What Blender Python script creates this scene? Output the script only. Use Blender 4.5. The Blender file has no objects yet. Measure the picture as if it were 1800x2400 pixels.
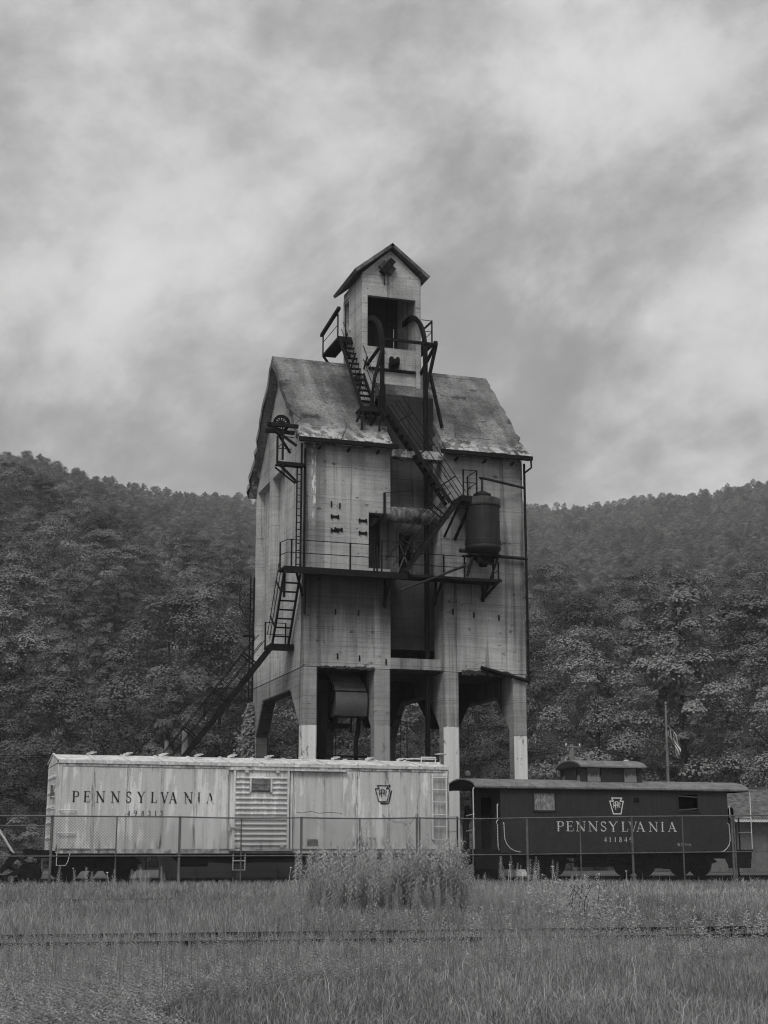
import bpy, math, random
import numpy as np
from mathutils import Vector
R=math.radians
random.seed(7); np.random.seed(7)
C=bpy.data.collections.new('place'); S=bpy.context.scene; S.collection.children.link(C)
# ------------------------------------------------------------------ camera, sky, sun, exposure
EYE=.9; YAW=R(18); PITCH=R(13.07)
cd=bpy.data.cameras.new('camera'); cam=bpy.data.objects.new('camera',cd); C.objects.link(cam)
cd.sensor_fit='HORIZONTAL'; cd.sensor_width=32.9; cd.lens=63.0; cd.clip_start=.1; cd.clip_end=8000
cam.location=(0,0,EYE); cam.rotation_euler=(R(90)+PITCH,0,-YAW); S.camera=cam
SUN_EL=R(50); SUN_AZ=R(214)          # azimuth clockwise from +y: behind the camera and to its left
sl=bpy.data.lights.new('sun','SUN'); sl.energy=1.5; sl.angle=R(22); sl.color=(1,.985,.97)
so=bpy.data.objects.new('sun',sl); C.objects.link(so)
sdir=Vector((math.sin(SUN_AZ)*math.cos(SUN_EL),math.cos(SUN_AZ)*math.cos(SUN_EL),math.sin(SUN_EL)))
so.rotation_euler=sdir.to_track_quat('Z','Y').to_euler(); so.location=(0,0,60)
S.view_settings.view_transform='Standard'; S.view_settings.look='None'
S.view_settings.exposure=.45; S.view_settings.gamma=1; S.view_settings.use_curve_mapping=False
S.render.engine='CYCLES'; cy=S.cycles
cy.use_denoising=True; cy.filter_width=1.15; cy.max_bounces=6; cy.diffuse_bounces=3; cy.glossy_bounces=2; cy.transmission_bounces=4
cy.transparent_max_bounces=6; cy.volume_bounces=1; cy.use_adaptive_sampling=True; cy.adaptive_threshold=.02
cy.caustics_reflective=False; cy.caustics_refractive=False

# ------------------------------------------------------------------ shader helpers
class X:                                   # a socket with arithmetic
    def __init__(s,t,o): s.t=t; s.o=o
    def _m(s,op,b=None,c=None,clamp=False):
        n=s.t.nodes.new('ShaderNodeMath'); n.operation=op; n.use_clamp=clamp
        for i,v in enumerate((s,b,c)):
            if v is None: continue
            if isinstance(v,X): s.t.links.new(v.o,n.inputs[i])
            else: n.inputs[i].default_value=v
        return X(s.t,n.outputs[0])
    def __add__(s,b): return s._m('ADD',b)
    def __sub__(s,b): return s._m('SUBTRACT',b)
    def __mul__(s,b): return s._m('MULTIPLY',b)
    def __truediv__(s,b): return s._m('DIVIDE',b)
    __radd__=__add__; __rmul__=__mul__
    def inv(s): return s*-1.0+1.0
    def mx(s,b): return s._m('MAXIMUM',b)
    def mn(s,b): return s._m('MINIMUM',b)
    def gt(s,b): return s._m('GREATER_THAN',b)
    def lt(s,b): return s._m('LESS_THAN',b)
    def frac(s): return s._m('FRACT')
    def ab(s): return s._m('ABSOLUTE')
    def pw(s,b): return s._m('POWER',b)
    def clamp(s): return s._m('ADD',0.0,clamp=True)
    def ss(s,a,b,lo=0.,hi=1.):             # smooth step
        n=s.t.nodes.new('ShaderNodeMapRange'); n.interpolation_type='SMOOTHSTEP'
        s.t.links.new(s.o,n.inputs[0])
        for i,v in zip((1,2,3,4),(a,b,lo,hi)): n.inputs[i].default_value=v
        return X(s.t,n.outputs[0])
    def lerp(s,a,b):                       # s = factor
        if not isinstance(a,X): a=const(s.t,a)
        if not isinstance(b,X): b=const(s.t,b)
        return a+(b-a)*s
def const(t,v):
    n=t.nodes.new('ShaderNodeValue'); n.outputs[0].default_value=v; return X(t,n.outputs[0])
def pos(t):
    g=t.nodes.new('ShaderNodeNewGeometry'); return g.outputs['Position'],g
def sep(t,v):
    n=t.nodes.new('ShaderNodeSeparateXYZ'); t.links.new(v,n.inputs[0]); return [X(t,o) for o in n.outputs]
def noise(t,v,sc=(1,1,1),scale=1.,detail=4.,rough=.55,dist=0.,off=(0,0,0)):
    m=t.nodes.new('ShaderNodeMapping'); m.inputs['Scale'].default_value=sc; m.inputs['Location'].default_value=off
    t.links.new(v,m.inputs[0]); n=t.nodes.new('ShaderNodeTexNoise'); t.links.new(m.outputs[0],n.inputs['Vector'])
    n.inputs['Scale'].default_value=scale; n.inputs['Detail'].default_value=detail
    n.inputs['Roughness'].default_value=rough; n.inputs['Distortion'].default_value=dist
    return X(t,n.outputs['Fac'])
def voro(t,v,scale,feature='DISTANCE_TO_EDGE',sc=(1,1,1)):
    m=t.nodes.new('ShaderNodeMapping'); m.inputs['Scale'].default_value=sc; t.links.new(v,m.inputs[0])
    n=t.nodes.new('ShaderNodeTexVoronoi'); n.feature=feature; n.inputs['Scale'].default_value=scale
    t.links.new(m.outputs[0],n.inputs['Vector']); return X(t,n.outputs['Distance'])
def material(name,rough=.8,spec=.3):
    m=bpy.data.materials.new(name); m.use_nodes=True; t=m.node_tree
    b=t.nodes['Principled BSDF']; b.inputs['Roughness'].default_value=rough
    b.inputs['Specular IOR Level'].default_value=spec
    return m,t,b
def grey(t,b,x,bump=None,bs=.3,bd=.02):
    c=t.nodes.new('ShaderNodeCombineColor')
    for i in range(3): t.links.new(x.o,c.inputs[i])
    t.links.new(c.outputs[0],b.inputs['Base Color'])
    if bump is not None:
        n=t.nodes.new('ShaderNodeBump'); n.inputs['Strength'].default_value=bs; n.inputs['Distance'].default_value=bd
        t.links.new(bump.o,n.inputs['Height']); t.links.new(n.outputs[0],b.inputs['Normal'])

# ------------------------------------------------------------------ world: overcast sky
W=bpy.data.worlds.new('World'); S.world=W; W.use_nodes=True; t=W.node_tree
bg=t.nodes['Background']; bg.inputs['Strength'].default_value=.1
sk=t.nodes.new('ShaderNodeTexSky'); sk.sky_type='NISHITA'; sk.sun_disc=False; sk.sun_elevation=SUN_EL; sk.sun_rotation=SUN_AZ
bw=t.nodes.new('ShaderNodeRGBToBW'); t.links.new(sk.outputs[0],bw.inputs[0])
tc=t.nodes.new('ShaderNodeTexCoord'); dx,dy,dz=sep(t,tc.outputs['Generated'])
zz=dz.mx(0.0)+.8
cx=t.nodes.new('ShaderNodeCombineXYZ'); t.links.new((dx/zz).o,cx.inputs[0]); t.links.new((dy/zz).o,cx.inputs[1])
mp=t.nodes.new('ShaderNodeMapping'); mp.inputs['Rotation'].default_value=(0,0,R(-38)); t.links.new(cx.outputs[0],mp.inputs[0])
n1=noise(t,mp.outputs[0],(1.,.72,1),5.6,9,.63,.15,off=(11,11,0))
n2=noise(t,mp.outputs[0],(1,.8,1),15,7,.60,.1,off=(1.3,0,4))
cl=n1.ss(.37,.65,2.4,5.5)+(n2-.5)*2.0
cl=cl+dz.ss(.45,1.,0.,1.5)+dz.ss(.0,.2,.3,0.)
mixc=cl*.93+X(t,bw.outputs[0])*.07
cc=t.nodes.new('ShaderNodeCombineColor')
for i in range(3): t.links.new(mixc.o,cc.inputs[i])
t.links.new(cc.outputs[0],bg.inputs[0])

# ------------------------------------------------------------------ mesh helpers
ORG={}
class MB:
    def __init__(s): s.v=[]; s.f=[]
    def quad(s,a,b,c,d): i=len(s.v); s.v+=[tuple(a),tuple(b),tuple(c),tuple(d)]; s.f.append((i,i+1,i+2,i+3)); return s
    def poly(s,pts): i=len(s.v); s.v+=[tuple(p) for p in pts]; s.f.append(tuple(range(i,i+len(pts)))); return s
    def box(s,x0,x1,y0,y1,z0,z1):
        i=len(s.v); s.v+=[(x,y,z) for z in (z0,z1) for y in (y0,y1) for x in (x0,x1)]
        for f in ((0,2,3,1),(4,5,7,6),(0,1,5,4),(2,6,7,3),(0,4,6,2),(1,3,7,5)): s.f.append(tuple(i+k for k in f))
        return s
    def bar(s,p,q,w,h=None,up=(0,0,1)):    # rectangular bar from p to q, w across, h along 'up'
        h=h or w; p=Vector(p); q=Vector(q); d=(q-p).normalized(); u=Vector(up)
        if abs(d.dot(u))>.97: u=Vector((0,1,0))
        a=d.cross(u).normalized(); b=a.cross(d).normalized(); i=len(s.v)
        for c in (p,q):
            for k,l in ((-1,-1),(1,-1),(1,1),(-1,1)): s.v.append(tuple(c+a*(k*w/2)+b*(l*h/2)))
        for f in ((0,3,2,1),(4,5,6,7),(0,1,5,4),(1,2,6,5),(2,3,7,6),(3,0,4,7)): s.f.append(tuple(i+k for k in f))
        return s
    def tube(s,pts,r,n=6,cap=True):
        pts=[Vector(p) for p in pts]; i=len(s.v); L=len(pts); rr=r if isinstance(r,(list,tuple)) else [r]*L
        ref=None
        for k,p in enumerate(pts):
            d=(pts[min(k+1,L-1)]-pts[max(k-1,0)]).normalized()
            u=Vector((0,0,1)) if abs(d.z)<.9 else Vector((1,0,0))
            if ref is not None and abs(d.dot(ref))<.95: u=ref
            a=d.cross(u).normalized(); b=a.cross(d).normalized(); ref=b
            for j in range(n):
                t=2*math.pi*j/n; s.v.append(tuple(p+(a*math.cos(t)+b*math.sin(t))*rr[k]))
        for k in range(L-1):
            for j in range(n):
                a=i+k*n+j; b=i+k*n+(j+1)%n; s.f.append((a,b,b+n,a+n))
        if cap: s.f.append(tuple(i+j for j in reversed(range(n)))); s.f.append(tuple(i+(L-1)*n+j for j in range(n)))
        return s
    def lathe(s,c,prof,n=20,axis='z'):      # prof: list of (r, h)
        i=len(s.v); c=Vector(c)
        for r,h in prof:
            for j in range(n):
                t=2*math.pi*j/n; a,b=r*math.cos(t),r*math.sin(t)
                o={'z':(a,b,h),'x':(h,a,b),'y':(a,h,b)}[axis]; s.v.append(tuple(c+Vector(o)))
        for k in range(len(prof)-1):
            for j in range(n):
                a=i+k*n+j; b=i+k*n+(j+1)%n; s.f.append((a,b,b+n,a+n))
        s.f.append(tuple(i+j for j in range(n))); s.f.append(tuple(i+(len(prof)-1)*n+j for j in range(n)))
        return s
    def prism(s,pts,axis,a,b):              # 2-D outline extruded along an axis from a to b
        f={'x':lambda p,k:(k,p[0],p[1]),'y':lambda p,k:(p[0],k,p[1]),'z':lambda p,k:(p[0],p[1],k)}[axis]
        i=len(s.v); n=len(pts); s.v+=[f(p,a) for p in pts]+[f(p,b) for p in pts]
        s.f.append(tuple(i+j for j in range(n))); s.f.append(tuple(i+n+j for j in reversed(range(n))))
        for j in range(n): k=(j+1)%n; s.f.append((i+j,i+k,i+n+k,i+n+j))
        return s
    def jit(s,a):
        s.v=[(x+random.uniform(-a,a),y+random.uniform(-a,a),z+random.uniform(-a,a)) for x,y,z in s.v]; return s
    def build(s,name,mt,parent=None,label=None,smooth=False,bevel=0.,at=None):
        me=bpy.data.meshes.new(name); V=np.array(s.v)
        po=ORG[parent.name] if parent else Vector((0,0,0))
        o=Vector(at) if at else Vector(((V[:,0].min()+V[:,0].max())/2,(V[:,1].min()+V[:,1].max())/2,V[:,2].min()))
        me.from_pydata([tuple(Vector(p)-o) for p in s.v],[],s.f)
        import bmesh as _b
        bm=_b.new(); bm.from_mesh(me); _b.ops.recalc_face_normals(bm,faces=bm.faces); bm.to_mesh(me); bm.free()
        if mt: me.materials.append(mt)
        ob=bpy.data.objects.new(name,me); C.objects.link(ob); ORG[ob.name]=o.copy()
        if parent: ob.parent=parent
        ob.location=o-po
        if label: ob['label']=label
        if smooth: 
            me.polygons.foreach_set('use_smooth',[True]*len(me.polygons))
            try: me.set_sharp_from_angle(angle=R(40))
            except Exception: pass
        if bevel:
            m=ob.modifiers.new('bevel','BEVEL'); m.width=bevel; m.segments=1; m.limit_method='ANGLE'; m.angle_limit=R(50)
        return ob
def tag(o,label,cat,group=None,kind=None):
    o['label']=label; o['category']=cat
    if group: o['group']=group
    if kind: o['kind']=kind
    return o
def thing(name,loc,label,cat,group=None):
    o=bpy.data.objects.new(name,None); C.objects.link(o); o.location=loc; ORG[o.name]=Vector(loc); o.empty_display_size=.3
    return tag(o,label,cat,group)
def structure(o): o['kind']='structure'; return o
def stuff(o): o['kind']='stuff'; return o
def npmesh(name,V,F,mt,tint=None,smooth=False):
    me=bpy.data.meshes.new(name); V=np.asarray(V,np.float32); F=np.asarray(F,np.int32); k=F.shape[1]
    me.vertices.add(len(V)); me.vertices.foreach_set('co',V.ravel())
    me.loops.add(F.size); me.loops.foreach_set('vertex_index',F.ravel())
    me.polygons.add(len(F)); me.polygons.foreach_set('loop_start',np.arange(0,F.size,k,dtype=np.int32))
    me.update(calc_edges=True)
    if tint is not None:
        a=me.attributes.new('tint','FLOAT','POINT'); a.data.foreach_set('value',np.asarray(tint,np.float32))
    me.materials.append(mt); me.validate()
    return me
def link(name,me,parent=None,loc=(0,0,0)):
    o=bpy.data.objects.new(name,me); C.objects.link(o); o.location=loc
    if parent: o.parent=parent
    return o
def cp(o,parent=None):
    c=o.copy(); C.objects.link(c)
    if parent is not None: c.parent=parent
    return c

# ------------------------------------------------------------------ materials
def mat_plain(name,v,rough=.8,spec=.3,var=.35,sc=3.,metal=0,bump=0,streak=0):
    m,t,b=material(name,rough,spec); P,_=pos(t)
    n=noise(t,P,(1,1,1),sc,5); c=n.ss(.25,.75,v*(1-var),v*(1+var))
    if streak:
        s=noise(t,P,(5,5,.25),1.6,5,.6); c=c*s.ss(.35,.6,1-streak,1.)
    f=noise(t,P,(1,1,1),sc*9,2); c=c*f.ss(.2,.8,.85,1.15)
    grey(t,b,c,f if bump else None,bump or .2); b.inputs['Metallic'].default_value=metal
    return m
def mat_concrete(name,base=.3,paint=None,thr=5.72,side=True,stain_shade=0.,soot_shade=0.,lowdark=0.):
    m,t,b=material(name,.92,.2); P,g=pos(t); x,y,z=sep(t,P)
    blot=noise(t,P,(1,1,1),.33,6,.6); board=noise(t,P,(.30,.30,9.5),1.,4,.72); st=noise(t,P,(2.4,2.4,.10),1.,6,.62,off=(2,5,1))
    st2=noise(t,P,(5.5,5.5,.16),1.,4,.6,off=(7,1,3)); fine=noise(t,P,(1,1,1),14,4,.65); spot=noise(t,P,(1.,1.,1.4),3.3,3,.5,off=(9,2,2))
    wob=noise(t,P,(1,1,.2),1.4,3)
    c=blot.ss(.28,.72,base*.62,base*1.26)*board.ss(.3,.7,.87,1.09)*fine.ss(.2,.8,.84,1.14)
    c=c*st.ss(.32,.47,.50,1.)*st2.ss(.34,.5,.84,1.)*noise(t,P,(3.2,3.2,.14),1.,5,.6,off=(12,3,9)).ss(.60,.70,1.,.55)
    jf=((z+wob*.10)/1.32+.28).frac(); joint=(jf-.5).ab()
    c=c*joint.ss(.0,.016,.52,1.)
    bj=((z+wob*.03)/.19).frac(); c=c*noise(t,P,(.7,.7,1.1),1.,4,.6,off=(3,6,2)).ss(.42,.62,0.,1.).lerp(1.,(bj-.5).ab().ss(.0,.10,.70,1.))
    c=c*spot.ss(.66,.73,1.,.42)
    pale=noise(t,P,(1.2,1.2,.22),.9,5,.6,off=(4,4,0)); c=c+pale.ss(.60,.75,0.,.16)*board
    if stain_shade:       # rust and soot washed down from the steel deck, its shadow painted in too
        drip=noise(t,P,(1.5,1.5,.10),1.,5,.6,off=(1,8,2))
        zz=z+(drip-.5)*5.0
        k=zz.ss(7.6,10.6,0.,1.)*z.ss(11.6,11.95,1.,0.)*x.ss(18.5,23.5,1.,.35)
        c=c*(k*-stain_shade+1.0)
        k2=z.ss(15.4,17.0,0.,1.)*drip.ss(.42,.6,0.,1.); c=c*(k2*-.22+1.)
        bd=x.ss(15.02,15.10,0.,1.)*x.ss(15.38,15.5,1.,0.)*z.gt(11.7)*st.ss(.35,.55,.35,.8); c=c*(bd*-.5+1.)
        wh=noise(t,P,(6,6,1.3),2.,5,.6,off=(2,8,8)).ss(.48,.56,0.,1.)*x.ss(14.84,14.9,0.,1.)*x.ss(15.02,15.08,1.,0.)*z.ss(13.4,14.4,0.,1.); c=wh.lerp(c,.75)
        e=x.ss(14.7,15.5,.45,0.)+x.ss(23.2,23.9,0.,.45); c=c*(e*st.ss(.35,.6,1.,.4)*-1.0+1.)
    if soot_shade: c=c*(1-soot_shade)*z.ss(16.6,17.2,1.,.62)*(z.ss(11.8,12.6,0.,1.)*z.ss(16.4,17.0,1.,0.)*(x.ss(18.3,20.2,1.,.0)*.9+.25)*st.ss(.36,.6,.3,1.)+1.)  # real soot, with the shade inside the recess painted in
    if lowdark: c=c*z.ss(12.6,11.2,1.,1-lowdark)  # soot plus painted shade where the deck covers the recess from above
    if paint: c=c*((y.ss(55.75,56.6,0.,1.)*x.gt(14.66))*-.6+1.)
    if paint:
        rag=noise(t,P,(3,3,1.2),2.4,4); flake=noise(t,P,(1.2,1.2,.5),2.2,6,.62,off=(5,3,7))
        k=(z+(rag-.5)*.16).lt(thr)
        nx,ny,nz=sep(t,g.outputs['Normal'])
        face=(ny*-1.0).gt(.5)
        if side: face=face.mx((nx*-1.0).gt(.5)*y.lt(57.5))
        k=k*face*y.lt(56.2)*flake.ss(.58,.63,1.,.12)
        pc=st2.ss(.3,.6,paint*.82,paint)*fine.ss(.2,.8,.93,1.07)
        c=k.lerp(c,pc)
    grey(t,b,c,board*.5+fine*.6,.35,.02)
    return m
CON=mat_concrete('board_formed_concrete',.37,stain_shade=.82)
CONS=mat_concrete('side_concrete',.42)
CONR=mat_concrete('sooty_shaded_concrete',.17,soot_shade=.50,lowdark=.5)
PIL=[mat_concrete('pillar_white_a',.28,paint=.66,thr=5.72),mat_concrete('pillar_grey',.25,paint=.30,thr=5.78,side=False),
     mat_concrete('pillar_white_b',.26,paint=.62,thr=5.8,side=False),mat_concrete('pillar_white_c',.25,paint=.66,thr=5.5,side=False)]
def mat_roof():
    m,t,b=material('weathered_roof',.95,.15); P,g=pos(t); x,y,z=sep(t,P)
    blot=noise(t,P,(1,1,1),.5,6,.62); fine=noise(t,P,(1,1,1),11,4,.7); run=noise(t,P,(1.4,.22,.22),1.,5,.6)
    dk=noise(t,P,(1,1,1),1.1,5,.6,off=(3,0,1))
    c=blot.ss(.30,.70,.085,.25)*fine.ss(.3,.7,.62,1.3)*run.ss(.38,.58,.62,1.)*dk.ss(.58,.68,1.,.40)
    jl=((z+run*.08)/1.15+.1).frac(); c=c*(jl-.5).ab().ss(0.,.012,.5,1.)
    edge=z+(noise(t,P,(1,1,1),.9,4)-.5)*1.6
    lich=edge.ss(18.15,17.2,0.,1.)*noise(t,P,(1,1,1),2.6,5,.7,off=(8,8,1)).ss(.44,.56,0.,1.)*z.gt(16.5)
    crack=voro(t,P,.42).ss(0.,.012,1.,0.)*edge.ss(18.9,18.0,0.,1.)
    c=lich.lerp(c,.42); c=c*(crack*-.7+1.)
    grey(t,b,c,fine+blot,.5,.04); return m
ROOF=mat_roof()
STEEL=mat_plain('rusted_steel',.010,.8,.15,.5,5)
RUST=mat_plain('rusty_plate',.055,.65,.35,.45,2.2,streak=.4)
TANK=mat_plain('painted_tank',.017,.6,.3,.3,2.,streak=.5)
DRUM=mat_plain('scaled_drum',.16,.75,.3,.75,3.,streak=.6)
IRON=mat_plain('black_iron',.008,.8,.15,.4,4)
CHUTE=mat_plain('chute_plate',.075,.6,.4,.35,1.5)
GALV=mat_plain('galvanised_steel',.10,.55,.4,.3,5)
WIRE=mat_plain('fence_wire',.05,.6,.3,.3,5)
WHITE=mat_plain('white_enamel',.62,.6,.3,.12,6)
WOOD=mat_plain('grey_timber',.16,.9,.2,.35,2,streak=.4)
POLE=mat_plain('pole_timber',.20,.9,.2,.3,2,streak=.4)
BARK=mat_plain('bark',.06,.95,.1,.4,3)
DIRT=mat_plain('dirt',.05,.95,.1,.5,1.2)
STONE=mat_plain('stone',.16,.9,.2,.4,3,bump=.4)
def mat_boxcar(name='boxcar_paint',hi=.70,lo=.53):
    m,t,b=material(name,.7,.25); P,g=pos(t); x,y,z=sep(t,P)
    big=noise(t,P,(.9,.9,.16),1.5,5,.6); wash=noise(t,P,(5.,5.,.7),1.5,7,.68,off=(3,3,3)); fine=noise(t,P,(1,1,1),22,3,.6)
    rust=noise(t,P,(7.,7.,1.0),1.2,6,.68,off=(1,2,7)); run=noise(t,P,(9,9,.35),1.1,4,.6,off=(4,0,4))
    k=(big*.55+wash*.5).ss(.553,.572,0.,1.)
    c=k.lerp(lo,hi)*fine.ss(.2,.8,.92,1.06)*run.ss(.3,.55,.80,1.)
    seam=(((x-4.62)/1.047).frac()-.5).ab().ss(.40,.5,0.,1.)      # grime gathers along the riveted seams
    grime=rust.ss(.52,.66,0.,1.)*(seam*.9+x.ss(11.9,14.5,0.,.22)+z.ss(1.5,1.0,0.,.8)+z.ss(3.2,3.5,0.,.5)+.05)
    grime=grime.clamp()
    c=c*(grime*-.75+1.)
    chip=noise(t,P,(1,1,.6),6.,4,.6,off=(9,9,1)).ss(.68,.74,0.,1.)*(x.ss(12.,15.,.1,.9))
    c=c*(chip*-.35+1.)
    lad=x.ss(16.55,16.66,0.,1.)*z.ss(1.2,1.4,0.,1.)*z.ss(3.3,3.45,1.,0.)*wash.ss(.40,.55,.35,1.); c=c*(lad*-.42+1.)
    grey(t,b,c,fine,.08,.01); return m
BOX=mat_boxcar(); BOXROOF=mat_plain('boxcar_roof',.62,.6,.3,.22,2.5,streak=.3)
BOXTRIM=mat_plain('boxcar_trim',.42,.8,.2,.55,6,streak=.5)
RIVETDARK=mat_plain('rust_grime',.15,.9,.2,.5,8)
CAB=mat_plain('caboose_paint',.026,.55,.35,.16,1.3,streak=.2)
CABROOF=mat_plain('caboose_roof',.165,.75,.3,.25,2.5,streak=.25)
def mat_letter(name,ink,back,x0,x1,amt):
    m,t,b=material(name,.7,.2); P,g=pos(t); x,y,z=sep(t,P)
    n=noise(t,P,(5,5,2.2),2.,5,.6); k=(n+x.ss(x0,x1,-.25,amt)).ss(.50,.56,0.,1.)
    grey(t,b,k.lerp(ink,back)); return m
INKB=mat_letter('faded_black_lettering',.03,.52,7.2,9.7,.06)
INKN=mat_letter('faded_black_numerals',.035,.5,6.9,7.9,-.02)
INKK=mat_letter('black_stencil',.03,.5,0,1,-.12)
INKW=mat_letter('white_lettering',.62,.07,0,1,-.2)
def mat_leaf(name,v,var=.35,trans=.35):
    m,t,b=material(name,.6,.25)
    a=t.nodes.new('ShaderNodeAttribute'); a.attribute_name='tint'; oi=t.nodes.new('ShaderNodeObjectInfo')
    c=(X(t,a.outputs['Fac']))*v*(X(t,oi.outputs['Random'])*var*2+(1-var))
    grey(t,b,c)
    tr=t.nodes.new('ShaderNodeBsdfTranslucent'); mx=t.nodes.new('ShaderNodeMixShader'); mx.inputs[0].default_value=trans
    cc=t.nodes.new('ShaderNodeCombineColor')
    for i in range(3): t.links.new(c.o,cc.inputs[i])
    t.links.new(cc.outputs[0],tr.inputs[0]); t.links.new(b.outputs[0],mx.inputs[1]); t.links.new(tr.outputs[0],mx.inputs[2])
    t.links.new(mx.outputs[0],t.nodes['Material Output'].inputs[0]); return m
LEAF=mat_leaf('tree_leaves',.165,.55,.2); GRASS=mat_leaf('grass_blades',.29,.0,.3); WEED=mat_leaf('weed_leaves',.34,.15,.4)
FLOWER=mat_plain('white_petals',.75,.8,.2,.1,3)
#@@STRUCTURE
# ------------------------------------------------------------------ ground, hills
def cam2w(a,r): az=YAW+a; return r*math.sin(az),r*math.cos(az)
SKY_A=[-60,-30,-14.6,-13.3,-13.0,-11.9,-10.8,-9.6,-8.5,-7.2,-6.0,-4.8,0,5.3,6.8,7.6,9.2,10.8,12.1,12.9,14.0,20,60]
SKY_E=[16,16,15.1,15.05,14.8,14.5,14.2,13.95,13.83,13.75,13.7,13.55,13.3,13.45,13.35,13.3,13.4,13.6,13.58,13.65,13.85,14.2,14.2]
RID_A=[-60,-15,-10,-5,0,6,14,60]; RID_R=[560,600,780,1050,1200,1150,1100,1000]
R0=98.
def hill(a_deg,r):
    e=np.interp(a_deg,SKY_A,SKY_E); rr=np.interp(a_deg,RID_A,RID_R)
    Hh=rr*np.tan(np.radians(e))-np.interp(a_deg,[-14,-4,6],[9,7,8.5])
    tt=np.clip((r-R0)/(rr-R0),0,None)
    up=np.where(tt<1,Hh*(tt**np.interp(a_deg,[-14,-4,6],[1.02,1.1,1.14])),Hh*(1+.06*(tt-1)-.25*(tt-1)**2))
    bumps=3.0*np.sin(a_deg*.9+r*.021)*np.sin(r*.034+a_deg*.35)*np.clip(tt*4,0,1)
    return np.maximum(up+bumps*np.clip(1.2-tt,0,1),0)
A=np.radians(np.linspace(-60,60,181)); RR=np.concatenate([np.linspace(1.0,92,40),np.linspace(98,1650,110)])
V=[];F=[]
for i,r in enumerate(RR):
    hz=hill(np.degrees(A),np.full_like(A,r)) if r>R0 else np.zeros_like(A)
    az=YAW+A; V.append(np.stack([r*np.sin(az),r*np.cos(az),hz-(.02 if r<=R0 else 0)],1))
V=np.concatenate(V); n=len(A)
I=np.arange((len(RR)-1)*(n-1)); q=I//(n-1)*n+I%(n-1); F=np.stack([q,q+n,q+n+1,q+1],1)
near=RR<100
def mat_ground():
    m,t,b=material('meadow_soil',.95,.1); P,_=pos(t); x,y,z=sep(t,P)
    c=noise(t,P,(1,1,1),.6,6,.6).ss(.3,.7,.055,.10)*noise(t,P,(1,1,1),9,4,.7).ss(.2,.8,.6,1.35)
    lawn=y.ss(56,66,0.,1.); c=lawn.lerp(c,noise(t,P,(1,1,1),3,6,.7).ss(.25,.75,.10,.17))
    grey(t,b,c,noise(t,P,(1,1,1),14,4),.6,.05); return m
GROUND=mat_ground(); HILL=mat_plain('forest_floor',.035,.95,.1,.5,.3)
g=link('ground',npmesh('ground',V,F[q//n<39],GROUND)); structure(g)
gr=[]  # full disc behind the camera so the ground does not end under the viewer
VB=[(0,0,-.025)]+[(140*math.sin(a),140*math.cos(a),-.025) for a in np.linspace(0,2*math.pi,49)[:-1]]
mb=MB(); mb.v=VB; mb.f=[(0,i+1,(i+1)%48+1) for i in range(48)]; structure(mb.build('ground_around',GROUND)).name='lower_ground'
hs=link('hillside',npmesh('hillside',V,F[q//n>=39],HILL)); structure(hs)

# ------------------------------------------------------------------ trees
def quads(P,N,size,asp,rng,twist=True):
    """leaf quads at P facing N"""
    n=len(P); r=rng.normal(size=(n,3)); N=N/np.linalg.norm(N,axis=1,keepdims=True)
    U=np.cross(N,r); U/=np.linalg.norm(U,axis=1,keepdims=True)+1e-9; Wv=np.cross(N,U)
    s=(size*rng.uniform(.65,1.35,n))[:,None]; U=U*s; Wv=Wv*s*asp
    V=np.stack([P-U-Wv*.4,P-Wv*.75+U*.1,P+U+Wv*.3,P+Wv*.8-U*.2],1).reshape(-1,3)
    F=np.arange(4*n).reshape(n,4); return V,F
def crown_mesh(name,seed,h,w,base,nc,per,ls,flat,top=1.0):
    rng=np.random.default_rng(seed); Pl=[];Nl=[];T=[]
    for i in range(nc):
        f=rng.uniform(.0,1)**.75; z=base+(h-base)*f
        prof=math.sqrt(max(0.,1-((f-.36)/.66)**2)) if f>.36 else .72+.28*f/.36
        rad=w*.5*prof*(rng.uniform(.72,1.0) if rng.uniform()<.75 else rng.uniform(.2,.7)); a=rng.uniform(0,2*math.pi)
        cr=rng.uniform(.085,.16)*w*(1.1-.3*f); rad=max(0,rad-cr*.5)
        c=np.array([rad*math.cos(a),rad*math.sin(a),z-cr*flat*.6])
        d=rng.normal(size=(per,3)); d/=np.linalg.norm(d,axis=1,keepdims=True)
        d[:,2]=np.where(rng.uniform(size=per)<.85,np.abs(d[:,2]),d[:,2])
        lump=1+.18*np.sin(d[:,0]*5+i)*np.cos(d[:,1]*6+i*2)
        p=c+d*(rng.uniform(.72,1.06,per)*lump)[:,None]*np.array([cr,cr,cr*flat])
        p[:,2]-=.14*np.hypot(p[:,0]-c[0],p[:,1]-c[1])
        co=np.array([c[0]/w,c[1]/w,(c[2]-h*.45)/h])*1.1; nn=d*np.array([.8,.8,.9])+co+np.array([0,0,.45])+rng.normal(size=(per,3))*.33
        Pl.append(p);Nl.append(nn);T.append(np.full(per,rng.uniform(.78,1.22))*rng.uniform(.82,1.18,per))
    P=np.concatenate(Pl);N=np.concatenate(Nl);T=np.concatenate(T)
    V,F=quads(P,N,ls,.75,rng); return npmesh(name,V,F,LEAF,np.repeat(T,4))
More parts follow.
